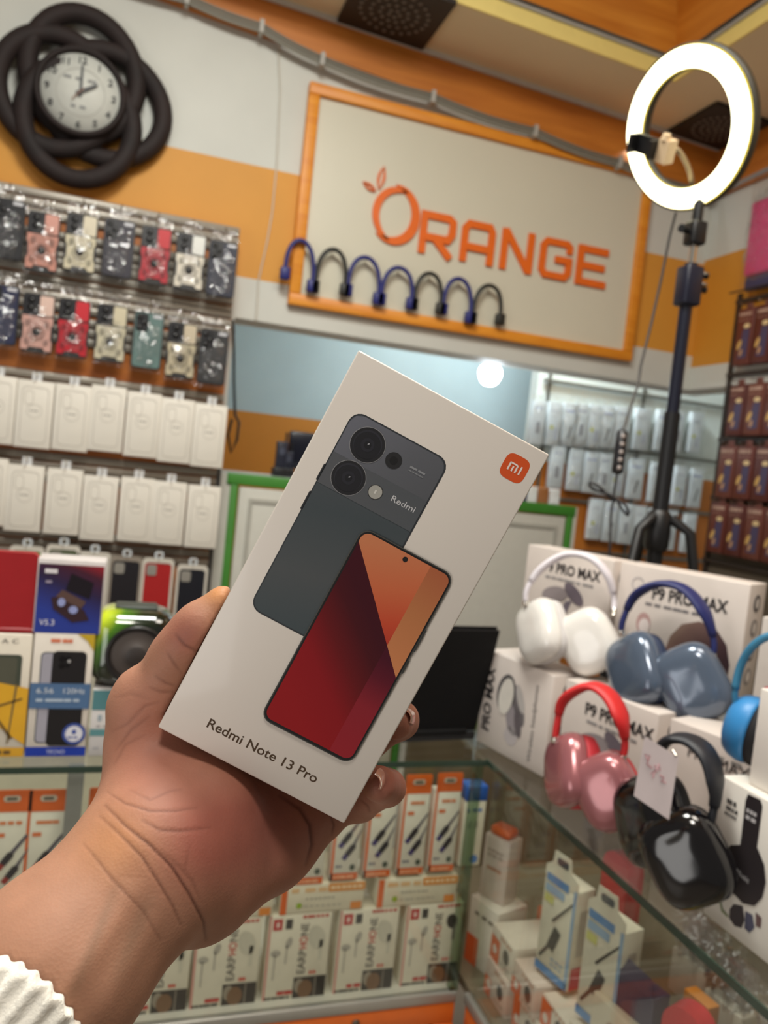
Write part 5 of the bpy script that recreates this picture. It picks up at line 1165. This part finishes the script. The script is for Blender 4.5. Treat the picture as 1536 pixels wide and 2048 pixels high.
# the phone seen from the front
fr = MB(); y2 = y-12*E1; X0, X1, Y0_, Y1_ = 34.0, 75.4, 23.2, 110.6
fr.rrect(X0*K, Y0_*K, X1*K, Y1_*K, 4.6*K, y2, D((74, 74, 70)))
fr.rrect((X0+.45)*K, (Y0_+.45)*K, (X1-.45)*K, (Y1_-.45)*K, 4.2*K, y2-E1, D((16, 14, 15)))
fr.rrect((X1-.2)*K, 66*K, (X1+.5)*K, 72*K, .3*K, y2, D((60, 60, 58))).rrect((X1-.2)*K, 76*K, (X1+.5)*K, 86*K, .3*K, y2, D((60, 60, 58)))
sx0, sx1, sz0, sz1 = (X0+1.2)*K, (X1-1.1)*K, (Y0_+1.5)*K, (Y1_-1.2)*K; r = 3.4*K
rr = MB.rr(sx0, sz0, sx1, sz1, r, 6)
def clip(poly, a, b, c):                          # keep a*x + b*z + c >= 0
    out = []
    for i in range(len(poly)):
        p, q = poly[i], poly[(i+1) % len(poly)]; fp, fq = a*p[0]+b*p[1]+c, a*q[0]+b*q[1]+c
        if fp >= 0: out.append(p)
        if fp*fq < 0: s = fp/(fp-fq); out.append((p[0]+(q[0]-p[0])*s, p[1]+(q[1]-p[1])*s))
    return out
d0, d1 = np.array([35.2*K, 104.6*K]), np.array([74.3*K, 63.4*K]); nd = np.array([-(d1-d0)[1], (d1-d0)[0]]); nd = nd if nd[1] > 0 else -nd
cd = -(nd@d0); xs2 = 64.9*K
up = clip(rr, nd[0], nd[1], cd); lo = clip(rr, -nd[0], -nd[1], -cd)
G1 = gradient('wall_orange', (.048, 0, .110), (.064, 0, .074), [(0, (206, 128, 88)), (.45, (206, 108, 70)), (.8, (200, 78, 50)), (1, (188, 62, 44))], .3)
G2 = gradient('wall_tan', (.074, 0, .108), (.067, 0, .066), [(0, (176, 100, 66)), (.45, (188, 120, 76)), (1, (206, 132, 86))], .3)
G3 = gradient('wall_red', (.037, 0, .040), (.063, 0, .072), [(0, (150, 22, 28)), (.35, (142, 20, 28)), (.62, (104, 18, 24)), (.85, (74, 14, 24)), (1, (66, 12, 26))], .3)
G4 = gradient('wall_wine', (.068, 0, .026), (.072, 0, .068), [(0, (150, 34, 44)), (.5, (140, 34, 46)), (.8, (96, 20, 38)), (1, (74, 14, 34))], .3)
sc_ = MB()
sc_.ngon(clip(up, -1, 0, xs2), y2-2*E1, G1).ngon(clip(up, 1, 0, -xs2), y2-2*E1, G2).ngon(clip(lo, -1, 0, xs2), y2-2*E1, G3).ngon(clip(lo, 1, 0, -xs2), y2-2*E1, G4)
sc_.build('phone_screen_art', t)
fr.disc(54.7*K, 107.0*K, 1.05*K, 1.05*K, y2-4*E1, D((20, 16, 18)), 24)
fr.build('phone_front_print', t)
# words and emblem
INKB = D((74, 54, 34))
MB().text('Redmi Note 13 Pro', 17.0*K, 9.6*K, 3.9*K, y, INKB, 49.4*K, bold=.012).build('lettering', t)
lg = MB(); cx, cz = 75.3*K, 158.9*K; s = 5.15*K
A = np.linspace(0, 2*math.pi, 64, endpoint=False); lg.ngon([(cx+s*math.copysign(abs(math.cos(a))**.55, math.cos(a)), cz+s*math.copysign(abs(math.sin(a))**.55, math.sin(a))) for a in A], y, D((216, 84, 30)))
WH = D((240, 226, 216)); q = lambda x0, z0, x1, z1: lg.rect(cx+x0*K, cz+z0*K, cx+x1*K, cz+z1*K, y-E1*2, WH)
q(-2.75, -1.7, -2.05, 1.7); lg.ngon([(cx-2.75*K, cz+1.1*K), (cx-2.05*K, cz+1.1*K), (cx+.1*K, cz+1.1*K), (cx+.8*K, cz+.8*K), (cx+1.05*K, cz+.2*K), (cx+1.05*K, cz+1.0*K), (cx+.75*K, cz+1.5*K), (cx+.2*K, cz+1.72*K), (cx-2.75*K, cz+1.72*K)], y-E1*2, WH)
q(.38, -1.7, 1.06, .9); q(-1.1, -1.7, -.45, .5); q(2.05, -1.7, 2.72, 1.72)
lg.build('emblem', t)

# ================================================================== the hand that holds it
CAM3 = np.stack([CR, CU, CF])                     # rows: right, up, away
def hp(px, py, dep): return np.array([(px-W/2)/F*dep, -(py-H/2)/F*dep, dep])
bo = CAM3@(BO-EYE); bu, bv, bn = CAM3@BU, CAM3@BV, CAM3@BN
def back(px, py, off):
    """the point behind pixel (px, py), off metres behind the carton's back"""
    d = hp(px, py, 1.); o = bo-bn*(BD+off); return d*((o@bn)/(d@bn))
STEP = .0015
lo3 = np.array([-.175, -.225, .225]); hi3 = np.array([.052, .005, .445])
nx, ny, nz = [int(math.ceil(v)) for v in (hi3-lo3)/STEP]
gx_, gy_, gz_ = [lo3[i]+STEP*np.arange(n) for i, n in enumerate((nx, ny, nz))]
GX, GY_, GZ = [a.astype(np.float32) for a in np.meshgrid(gx_, gy_, gz_, indexing='ij')]
SDF = np.full(GX.shape, .2, np.float32)
def smin(a, b, k):
    h = np.clip(.5+.5*(b-a)/k, 0, 1); return b*(1-h)+a*h-k*h*(1-h)
def cone(a, b, ra, rb, k, flat=1.0, fdir=None):
    """blend in a round cone a -> b; flat > 1 thins it along fdir"""
    global SDF
    a = np.array(a); b = np.array(b); R = max(ra, rb)+k+.012
    m0 = np.floor((np.minimum(a, b)-R-lo3)/STEP).astype(int); m1 = np.ceil((np.maximum(a, b)+R-lo3)/STEP).astype(int)
    m0 = np.clip(m0, 0, [nx, ny, nz]); m1 = np.clip(m1, 0, [nx, ny, nz])
    if (m1 <= m0).any(): return
    sl = tuple(slice(p, q) for p, q in zip(m0, m1))
    p = [GX[sl]-a[0], GY_[sl]-a[1], GZ[sl]-a[2]]; d = b-a
    if fdir is not None:
        fd = np.array(fdir)/np.linalg.norm(fdir); s = p[0]*fd[0]+p[1]*fd[1]+p[2]*fd[2]; k_ = (flat-1)
        p = [p[i]+s*fd[i]*k_ for i in range(3)]; d = d+fd*(d@fd)*k_
    h = np.clip((p[0]*d[0]+p[1]*d[1]+p[2]*d[2])/(d@d), 0, 1)
    r_ = ra+(rb-ra)*h
    dist = np.sqrt((p[0]-h*d[0])**2+(p[1]-h*d[1])**2+(p[2]-h*d[2])**2)-r_
    SDF[sl] = smin(SDF[sl], dist.astype(np.float32), k)
ZD = (0, 0, 1)
# forearm and wrist
E0, E1_, W0, W1 = hp(-190, 2300, .262), hp(114, 1932, .282), hp(296, 1735, .304), hp(372, 1662, .318)
cone(E0, E1_, .040, .0325, .004); cone(E1_, W0, .0325, .0288, .006, 1.18, ZD); cone(W0, W1+np.array([0, 0, .008]), .0288, .0280, .010, 1.22, ZD)
# heel of the hand, palm
cone(hp(402, 1752, .324), hp(540, 1680, .360), .0250, .0200, .012, 1.1, ZD)
cone(hp(540, 1682, .360), hp(640, 1630, .376), .0200, .0128, .010)
cone(hp(372, 1662, .332), hp(480, 1590, .374), .0260, .0220, .014)
cone(hp(480, 1590, .374), hp(560, 1520, .398), .0220, .0150, .014)
# thumb side
cone(hp(300, 1640, .322), hp(300, 1480, .341), .0222, .0168, .012)
cone(hp(300, 1480, .341), hp(306, 1412, .340), .0165, .0152, .010)
cone(hp(370, 1560, .356), hp(440, 1440, .392), .0200, .0120, .016)
cone(hp(306, 1412, .340), hp(356, 1318, .338), .0152, .0116, .006)
cone(hp(356, 1318, .336), hp(402, 1264, .335), .0116, .0108, .006)
cone(hp(402, 1264, .335), hp(446, 1208, .333), .0106, .0080, .005)
# fingers behind the carton, tips round its far side
FINGERS = [  # little, ring, middle and fore finger
    [hp(600, 1618, .376), hp(720, 1606, .383), hp(775, 1575, .361), hp(757, 1567, .336)],
    [back(560, 1500, .0125), back(735, 1478, .0105), back(800, 1440, .001)+np.array([.000, 0, 0]), hp(793, 1447, .352)],
    [back(500, 1410, .0130), back(690, 1330, .0105), back(790, 1280, .0085), back(846, 1250, .006)],
    [back(450, 1320, .0135), back(610, 1200, .0105), back(700, 1130, .0085), back(752, 1090, .0075)]]
RAD = [[.0098, .0084, .0078, .0078], [.0108, .0094, .0084, .0072], [.0112, .0098, .0088, .0076], [.0110, .0096, .0086, .0075]]
for P, r_ in zip(FINGERS, RAD):
    for i in range(3): cone(P[i], P[i+1], r_[i], r_[i+1], .0045)
for i, (k, s) in enumerate(((0, hp(520, 1640, .362)), (1, hp(500, 1560, .372)), (2, hp(470, 1500, .378)), (3, hp(430, 1460, .376)))):
    cone(s, FINGERS[i][0], .013, RAD[i][0]*1.05, .010)
# small pads: ball of the thumb, finger tip, knuckle
cone(hp(372, 1290, .332), hp(400, 1255, .331), .0105, .0100, .006)
cone(hp(262, 1408, .338), hp(270, 1380, .338), .0085, .0075, .008)
cone(hp(398, 1822, .318), hp(420, 1800, .322), .0110, .0120, .008)
# press the carton into the flesh: nothing may enter it
q = [GX-bo[0], GY_-bo[1], GZ-bo[2]]
lu = q[0]*bu[0]+q[1]*bu[1]+q[2]*bu[2]; lv = q[0]*bv[0]+q[1]*bv[1]+q[2]*bv[2]; ln = -(q[0]*bn[0]+q[1]*bn[1]+q[2]*bn[2])
bd = np.maximum(np.maximum(np.abs(lu-BW/2)-BW/2, np.abs(lv-BH/2)-BH/2), np.abs(ln-BD/2)-BD/2)
SDF = np.maximum(SDF, -(bd-.0012)); del q, lu, lv, ln, bd
def surface_nets(S):
    inside = S < 0; n = S.shape
    c = np.zeros(tuple(k-1 for k in n), np.int8)
    for dx in (0, 1):
        for dy in (0, 1):
            for dz in (0, 1): c += inside[dx:n[0]-1+dx, dy:n[1]-1+dy, dz:n[2]-1+dz]
    I, J, Kk = np.nonzero((c > 0) & (c < 8)); idx = np.full(c.shape, -1, np.int64); idx[I, J, Kk] = np.arange(len(I))
    acc = np.zeros((len(I), 3)); cnt = np.zeros(len(I))
    cor = [(0, 0, 0), (1, 0, 0), (0, 1, 0), (1, 1, 0), (0, 0, 1), (1, 0, 1), (0, 1, 1), (1, 1, 1)]
    V = [S[I+a, J+b, Kk+d].astype(float) for a, b, d in cor]
    for a, b in ((0, 1), (2, 3), (4, 5), (6, 7), (0, 2), (1, 3), (4, 6), (5, 7), (0, 4), (1, 5), (2, 6), (3, 7)):
        m = (V[a] < 0) != (V[b] < 0); s = np.where(m, V[a]/np.where(m, V[a]-V[b], 1), 0)
        for k in range(3): acc[:, k] += m*(cor[a][k]+(cor[b][k]-cor[a][k])*s)
        cnt += m
    P = acc/cnt[:, None]+np.stack([I, J, Kk], 1)
    quads = []
    for ax in range(3):
        sl0 = [slice(None)]*3; sl1 = [slice(None)]*3; sl0[ax] = slice(0, n[ax]-1); sl1[ax] = slice(1, n[ax])
        m = inside[tuple(sl0)] != inside[tuple(sl1)]; i3 = np.stack(np.nonzero(m), 1); o1, o2 = [a for a in range(3) if a != ax]
        ok = (i3[:, o1] > 0) & (i3[:, o2] > 0) & (i3[:, o1] < n[o1]-1) & (i3[:, o2] < n[o2]-1); i3 = i3[ok]
        def g(d1, d2): j = i3.copy(); j[:, o1] -= d1; j[:, o2] -= d2; return idx[j[:, 0], j[:, 1], j[:, 2]]
        Q = np.stack([g(1, 1), g(0, 1), g(0, 0), g(1, 0)], 1)
        flip = inside[i3[:, 0], i3[:, 1], i3[:, 2]] if ax != 1 else ~inside[i3[:, 0], i3[:, 1], i3[:, 2]]
        Q[~flip] = Q[~flip][:, ::-1]; quads.append(Q)
    return P, np.concatenate(quads)
P, Q = surface_nets(SDF); del SDF, GX, GY_, GZ
P = lo3+STEP*P
ok = (Q >= 0).all(1); Q = Q[ok]
def smooth(P, Q, it, lam=.5):
    for _ in range(it):
        s = np.zeros_like(P); c = np.zeros(len(P))
        for a, b in ((0, 1), (1, 2), (2, 3), (3, 0)):
            np.add.at(s, Q[:, a], P[Q[:, b]]); np.add.at(s, Q[:, b], P[Q[:, a]]); np.add.at(c, Q[:, a], 1); np.add.at(c, Q[:, b], 1)
        P = P+lam*(s/np.maximum(c, 1)[:, None]-P)
    return P
_l = np.arange(len(P))                             # keep the one connected skin, drop closed pockets
for _ in range(4000):
    _m = _l[Q].min(1); _n = _l.copy()
    for _i in range(4): np.minimum.at(_n, Q[:, _i], _m)
    _n = _n[_n]
    if (_n == _l).all(): break
    _l = _n
_main = np.bincount(_l).argmax(); _keep = _l == _main; _re = np.cumsum(_keep)-1
Q = _re[Q[_keep[Q[:, 0]]]]; P = P[_keep]
P = smooth(P, Q, 6)
def split(P, Q):
    """each quad into four, new points smoothed in place"""
    e = np.concatenate([np.sort(np.stack([Q[:, i], Q[:, (i+1) % 4]], 1), 1) for i in range(4)]); u, inv = np.unique(e, axis=0, return_inverse=True); inv = inv.reshape(-1)
    n0 = len(P); n1 = len(u); m = (P[u[:, 0]]+P[u[:, 1]])/2; c = P[Q].mean(1); k = len(Q)
    em = [n0+inv[i*k:(i+1)*k] for i in range(4)]; ce = n0+n1+np.arange(k)
    Q2 = np.concatenate([np.stack([Q[:, i], em[i], ce, em[i-1]], 1) for i in range(4)])
    return np.concatenate([P, m, c]), Q2
P, Q = split(P, Q); P = smooth(P, Q, 2)
# normals, then folds and lines of the skin pressed in where the photo shows them
fn = np.cross(P[Q[:, 2]]-P[Q[:, 0]], P[Q[:, 3]]-P[Q[:, 1]]); N = np.zeros_like(P)
for i in range(4): np.add.at(N, Q[:, i], fn)
N /= np.linalg.norm(N, axis=1)[:, None]+1e-12
if (N[:, 2]*(P[:, 2]-P[:, 2].mean())).mean() < 0: N = -N; Q = Q[:, ::-1]
px_ = W/2+F*P[:, 0]/P[:, 2]; py_ = H/2-F*P[:, 1]/P[:, 2]; front = N[:, 2] < .25
groove = np.zeros(len(P)); dark = np.zeros(len(P))
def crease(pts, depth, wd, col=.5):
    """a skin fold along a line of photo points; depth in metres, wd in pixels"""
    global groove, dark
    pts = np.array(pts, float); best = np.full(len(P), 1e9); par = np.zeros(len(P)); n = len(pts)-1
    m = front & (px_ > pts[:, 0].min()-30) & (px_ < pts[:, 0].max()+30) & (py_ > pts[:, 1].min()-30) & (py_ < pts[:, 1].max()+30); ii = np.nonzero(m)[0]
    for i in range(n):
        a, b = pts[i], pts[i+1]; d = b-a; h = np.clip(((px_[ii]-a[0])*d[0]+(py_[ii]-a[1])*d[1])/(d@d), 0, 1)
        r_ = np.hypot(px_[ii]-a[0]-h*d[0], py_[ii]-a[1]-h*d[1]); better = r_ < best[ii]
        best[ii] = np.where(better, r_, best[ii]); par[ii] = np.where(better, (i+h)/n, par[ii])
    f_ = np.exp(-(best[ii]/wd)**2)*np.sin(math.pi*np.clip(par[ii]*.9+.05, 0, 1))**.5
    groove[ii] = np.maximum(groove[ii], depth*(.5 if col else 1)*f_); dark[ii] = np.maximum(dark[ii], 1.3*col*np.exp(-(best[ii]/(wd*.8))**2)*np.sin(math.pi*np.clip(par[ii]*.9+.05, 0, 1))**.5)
crease([(211, 1611), (250, 1650), (300, 1690), (345, 1735), (380, 1790), (408, 1845), (412, 1880)], 0.00080, 4.2, .8)
crease([(200, 1632), (240, 1668), (285, 1715), (318, 1765), (345, 1810), (362, 1850)], 0.00055, 4.2, .6)
crease([(168, 1688), (195, 1720), (222, 1755), (255, 1790), (285, 1820), (320, 1880)], 0.00040, 4.2, .45)
crease([(216, 1584), (250, 1606), (300, 1622), (350, 1622), (395, 1615)], 0.00045, 3.4, .5)
crease([(285, 1640), (320, 1660), (360, 1662), (420, 1655)], 0.00045, 4.2, .5)
crease([(260, 1580), (300, 1600), (340, 1582), (365, 1578)], 0.00025, 3.4, .3)
crease([(560, 1590), (600, 1618), (620, 1650), (624, 1690), (612, 1730)], 0.00110, 5.1, .8)
crease([(660, 1628), (668, 1650), (664, 1668)], 0.00040, 3.4, .6)
crease([(352, 1270), (368, 1290), (392, 1302)], 0.00055, 4.2, .6)
crease([(334, 1305), (346, 1325), (362, 1345)], 0.00035, 4.2, .4)
crease([(310, 1352), (330, 1366), (350, 1372)], 0.00035, 4.2, .4)
crease([(300, 1375), (322, 1384), (345, 1384)], 0.00030, 4.2, .4)
crease([(226, 1462), (255, 1448), (290, 1412), (318, 1404)], 0.00030, 4.2, .3)
crease([(232, 1500), (262, 1460), (300, 1432)], 0.00025, 4.2, .3)
crease([(228, 1530), (250, 1490), (290, 1470)], 0.00020, 4.2, .25)
crease([(232, 1395), (262, 1388), (300, 1398)], 0.00020, 4.2, .2)
crease([(722, 1600), (735, 1612), (740, 1624)], 0.00050, 3.4, .5)
crease([(320, 1700), (350, 1725), (385, 1762), (400, 1800)], 0.00030, 5.1, .3)
crease([(380, 1690), (370, 1740), (392, 1770)], 0.00020, 4.2, .2)
# two tendons and the soft roll between the wrist folds
def ridge(pts, hgt, wd): 
    global groove
    g0, d0_ = groove.copy(), dark.copy(); groove[:] = 0; crease(pts, hgt, wd, 0); g1 = groove.copy(); groove[:] = g0-g1; dark[:] = d0_
ridge([(90, 2040), (190, 1900), (262, 1790)], .0011, 26); ridge([(190, 2040), (262, 1920), (318, 1820)], .0010, 24)
P = P-N*groove[:, None]
# flesh colours: redder in the palm and pads, paler and more tan on the forearm; veins greenish
def blob(x, y_, r_): return np.exp(-((px_-x)**2+(py_-y_)**2)/r_**2)
redd = np.clip(.9*blob(540, 1640, 150)+.7*blob(400, 1690, 100)+.55*blob(300, 1520, 110)+.8*blob(370, 1270, 50)+.8*blob(780, 1560, 60)+.6*blob(820, 1440, 60)+.3*blob(300, 1400, 80), 0, 1)
tan = np.clip(1.0*blob(435, 1185, 26)+.6*blob(230, 1690, 70), 0, 1)
vein = np.zeros(len(P))
def strip(pts, wd):
    global groove, dark, vein
    g0, d0_ = groove.copy(), dark.copy(); groove[:] = 0; dark[:] = 0; crease(pts, 1, wd, 0); vein = np.maximum(vein, groove); groove[:] = g0; dark[:] = d0_
strip([(230, 1960), (262, 1880), (300, 1800)], 16); strip([(140, 1990), (190, 1880), (230, 1780)], 12)
me = bpy.data.meshes.new('arm_and_hand'); PW = EYE+P@CAM3
me.vertices.add(len(P)); me.vertices.foreach_set('co', PW.astype(np.float32).ravel())
me.loops.add(len(Q)*4); me.loops.foreach_set('vertex_index', Q.astype(np.int32).ravel()); me.polygons.add(len(Q))
me.polygons.foreach_set('loop_start', np.arange(0, len(Q)*4, 4, dtype=np.int32)); me.polygons.foreach_set('loop_total', np.full(len(Q), 4, np.int32)); me.polygons.foreach_set('use_smooth', np.ones(len(Q), bool))
me.update(calc_edges=True); me.validate()
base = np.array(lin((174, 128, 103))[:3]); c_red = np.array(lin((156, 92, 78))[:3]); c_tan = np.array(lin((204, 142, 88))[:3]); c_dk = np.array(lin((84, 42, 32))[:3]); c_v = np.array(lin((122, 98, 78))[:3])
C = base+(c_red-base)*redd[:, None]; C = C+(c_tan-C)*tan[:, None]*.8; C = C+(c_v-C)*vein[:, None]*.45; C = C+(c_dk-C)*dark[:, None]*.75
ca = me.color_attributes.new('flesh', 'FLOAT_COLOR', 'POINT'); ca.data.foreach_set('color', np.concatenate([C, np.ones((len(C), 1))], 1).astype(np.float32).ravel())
sk = bpy.data.materials.new('skin'); sk.use_nodes = True; nt = sk.node_tree; b = nt.nodes['Principled BSDF']
va = nt.nodes.new('ShaderNodeVertexColor'); va.layer_name = 'flesh'
tc = nt.nodes.new('ShaderNodeTexCoord'); n1 = nt.nodes.new('ShaderNodeTexNoise'); n1.inputs['Scale'].default_value = 90; n1.inputs['Detail'].default_value = 5; nt.links.new(tc.outputs['Object'], n1.inputs['Vector'])
n2 = nt.nodes.new('ShaderNodeTexVoronoi'); n2.inputs['Scale'].default_value = 900; nt.links.new(tc.outputs['Object'], n2.inputs['Vector'])
hs = nt.nodes.new('ShaderNodeHueSaturation'); mr = nt.nodes.new('ShaderNodeMapRange'); mr.inputs[3].default_value = .84; mr.inputs[4].default_value = 1.14
nt.links.new(n1.outputs['Fac'], mr.inputs[0]); nt.links.new(mr.outputs[0], hs.inputs['Value']); nt.links.new(va.outputs[0], hs.inputs['Color']); nt.links.new(hs.outputs[0], b.inputs['Base Color'])
bp = nt.nodes.new('ShaderNodeBump'); bp.inputs['Strength'].default_value = .12; bp.inputs['Distance'].default_value = .0006; nt.links.new(n2.outputs['Distance'], bp.inputs['Height']); nt.links.new(bp.outputs[0], b.inputs['Normal'])
b.inputs['Roughness'].default_value = .58; b.inputs['Specular IOR Level'].default_value = .35; b.inputs['Subsurface Weight'].default_value = .15; b.inputs['Subsurface Scale'].default_value = .004; b.inputs['Subsurface Radius'].default_value = (1, .35, .2)
me.materials.append(sk)
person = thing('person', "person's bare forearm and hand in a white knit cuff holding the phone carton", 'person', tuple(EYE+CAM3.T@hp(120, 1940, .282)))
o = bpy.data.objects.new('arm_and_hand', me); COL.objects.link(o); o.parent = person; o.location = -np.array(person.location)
# nails
NAIL = M((206, 150, 132), .25, coat=.4)
def nail(c, n, tip, wd, ln, name='fingernail'):
    n = n/np.linalg.norm(n); tip = tip-n*(tip@n); tip /= np.linalg.norm(tip); s = np.cross(n, tip); vs = []; fs = []; m = 8
    for j in range(m+1):
        for i in range(m+1):
            u = (i/m-.5)*2; v = j/m; w_ = wd*(1-.25*abs(2*v-1)**3); p = c+s*u*w_/2+tip*(v-.5)*ln-n*(u*u*.0016+.0006*(v > .95)); vs.append(tuple(EYE+CAM3.T@p-np.array(person.location)))
    for j in range(m):
        for i in range(m): k = j*(m+1)+i; fs.append((k, k+1, k+m+2, k+m+1))
    mb = MB().add(vs, fs, NAIL, True)
    vs = [tuple(EYE+CAM3.T@(c+s*u*wd*.36+tip*(ln*.5+.0006-abs(u)*.0005)-n*(u*u*.0012-.0001*k_))-np.array(person.location)) for u in np.linspace(-1, 1, 9) for k_ in (0, 3)]
    mb.add(vs, [(2*i, 2*i+1, 2*i+3, 2*i+2) for i in range(8)], M((240, 226, 206), .3), True)
    return mb.build(name, person)
nail(hp(768, 1556, .3290), np.array([.90, .25, -.22]), np.array([-.15, .10, -1.]), .0080, .0090)
nail(hp(392, 1222, .3340), np.array([-.62, .70, -.05]), np.array([.70, .68, 0]), .0095, .0120)
nail(hp(826, 1428, .353), np.array([.85, .40, -.10]), np.array([-.2, .2, -1.]), .0080, .0095)
# knit cuff
c0, c1 = hp(136, 1906, .2835), hp(-200, 2305, .262); ax = (c1-c0)/np.linalg.norm(c1-c0)
u = np.cross(ax, [0, 0, 1.]); u /= np.linalg.norm(u); w = np.cross(ax, u); vs = []; nr, na = 60, 240
KNIT = bpy.data.materials.new('knit'); KNIT.use_nodes = True; nt = KNIT.node_tree; b = nt.nodes['Principled BSDF']; b.inputs['Roughness'].default_value = .9; b.inputs['Base Color'].default_value = lin((236, 232, 220))
tc = nt.nodes.new('ShaderNodeTexCoord'); n2 = nt.nodes.new('ShaderNodeTexNoise'); n2.inputs['Scale'].default_value = 700; n2.inputs['Detail'].default_value = 3; nt.links.new(tc.outputs['Object'], n2.inputs['Vector'])
bp = nt.nodes.new('ShaderNodeBump'); bp.inputs['Strength'].default_value = .5; bp.inputs['Distance'].default_value = .001; nt.links.new(n2.outputs['Fac'], bp.inputs['Height']); nt.links.new(bp.outputs[0], b.inputs['Normal'])
b.inputs['Sheen Weight'].default_value = .3
for j in range(nr+1):
    s = j/nr
    if j < 4: dd_, rr_ = .002*math.cos(j/3*math.pi/2), -.004+.004*math.sin(j/3*math.pi/2)      # rolled lip
    else: dd_, rr_ = -.0+.002, .0
    pos = c0+ax*(.17*max(0, (j-3))/(nr-3)-(.0 if j > 3 else 0))
    for i in range(na):
        a_ = 2*math.pi*i/na
        rib = .0009*math.cos(a_*38)+.00035*math.sin(140*s*(1+.02*math.sin(3*a_))+4*a_)
        wob = .0008*math.sin(2*a_+1)+.0006*math.sin(5*a_+9*s)
        R_ = .0378+.014*s+rr_+(rib if j > 1 else 0)+wob+.0022*s*math.sin(16*s)*math.sin(a_*2+1)
        p = pos+u*R_*math.cos(a_)*1.02+w*R_*math.sin(a_)+ax*(14*(u*R_*math.cos(a_)+w*R_*math.sin(a_))@np.array([-.75, .66, 0])*((u*R_*math.cos(a_)+w*R_*math.sin(a_))@np.array([-.75, .66, 0]))+.0012*math.sin(3*a_+.5)+.0007*math.cos(a_*38))
        vs.append(tuple(EYE+CAM3.T@p-np.array(person.location)))
fs = [(j*na+i, j*na+(i+1) % na, (j+1)*na+(i+1) % na, (j+1)*na+i) for j in range(nr) for i in range(na)]
MB().add(vs, fs, KNIT, True).build('knit_cuff', person)
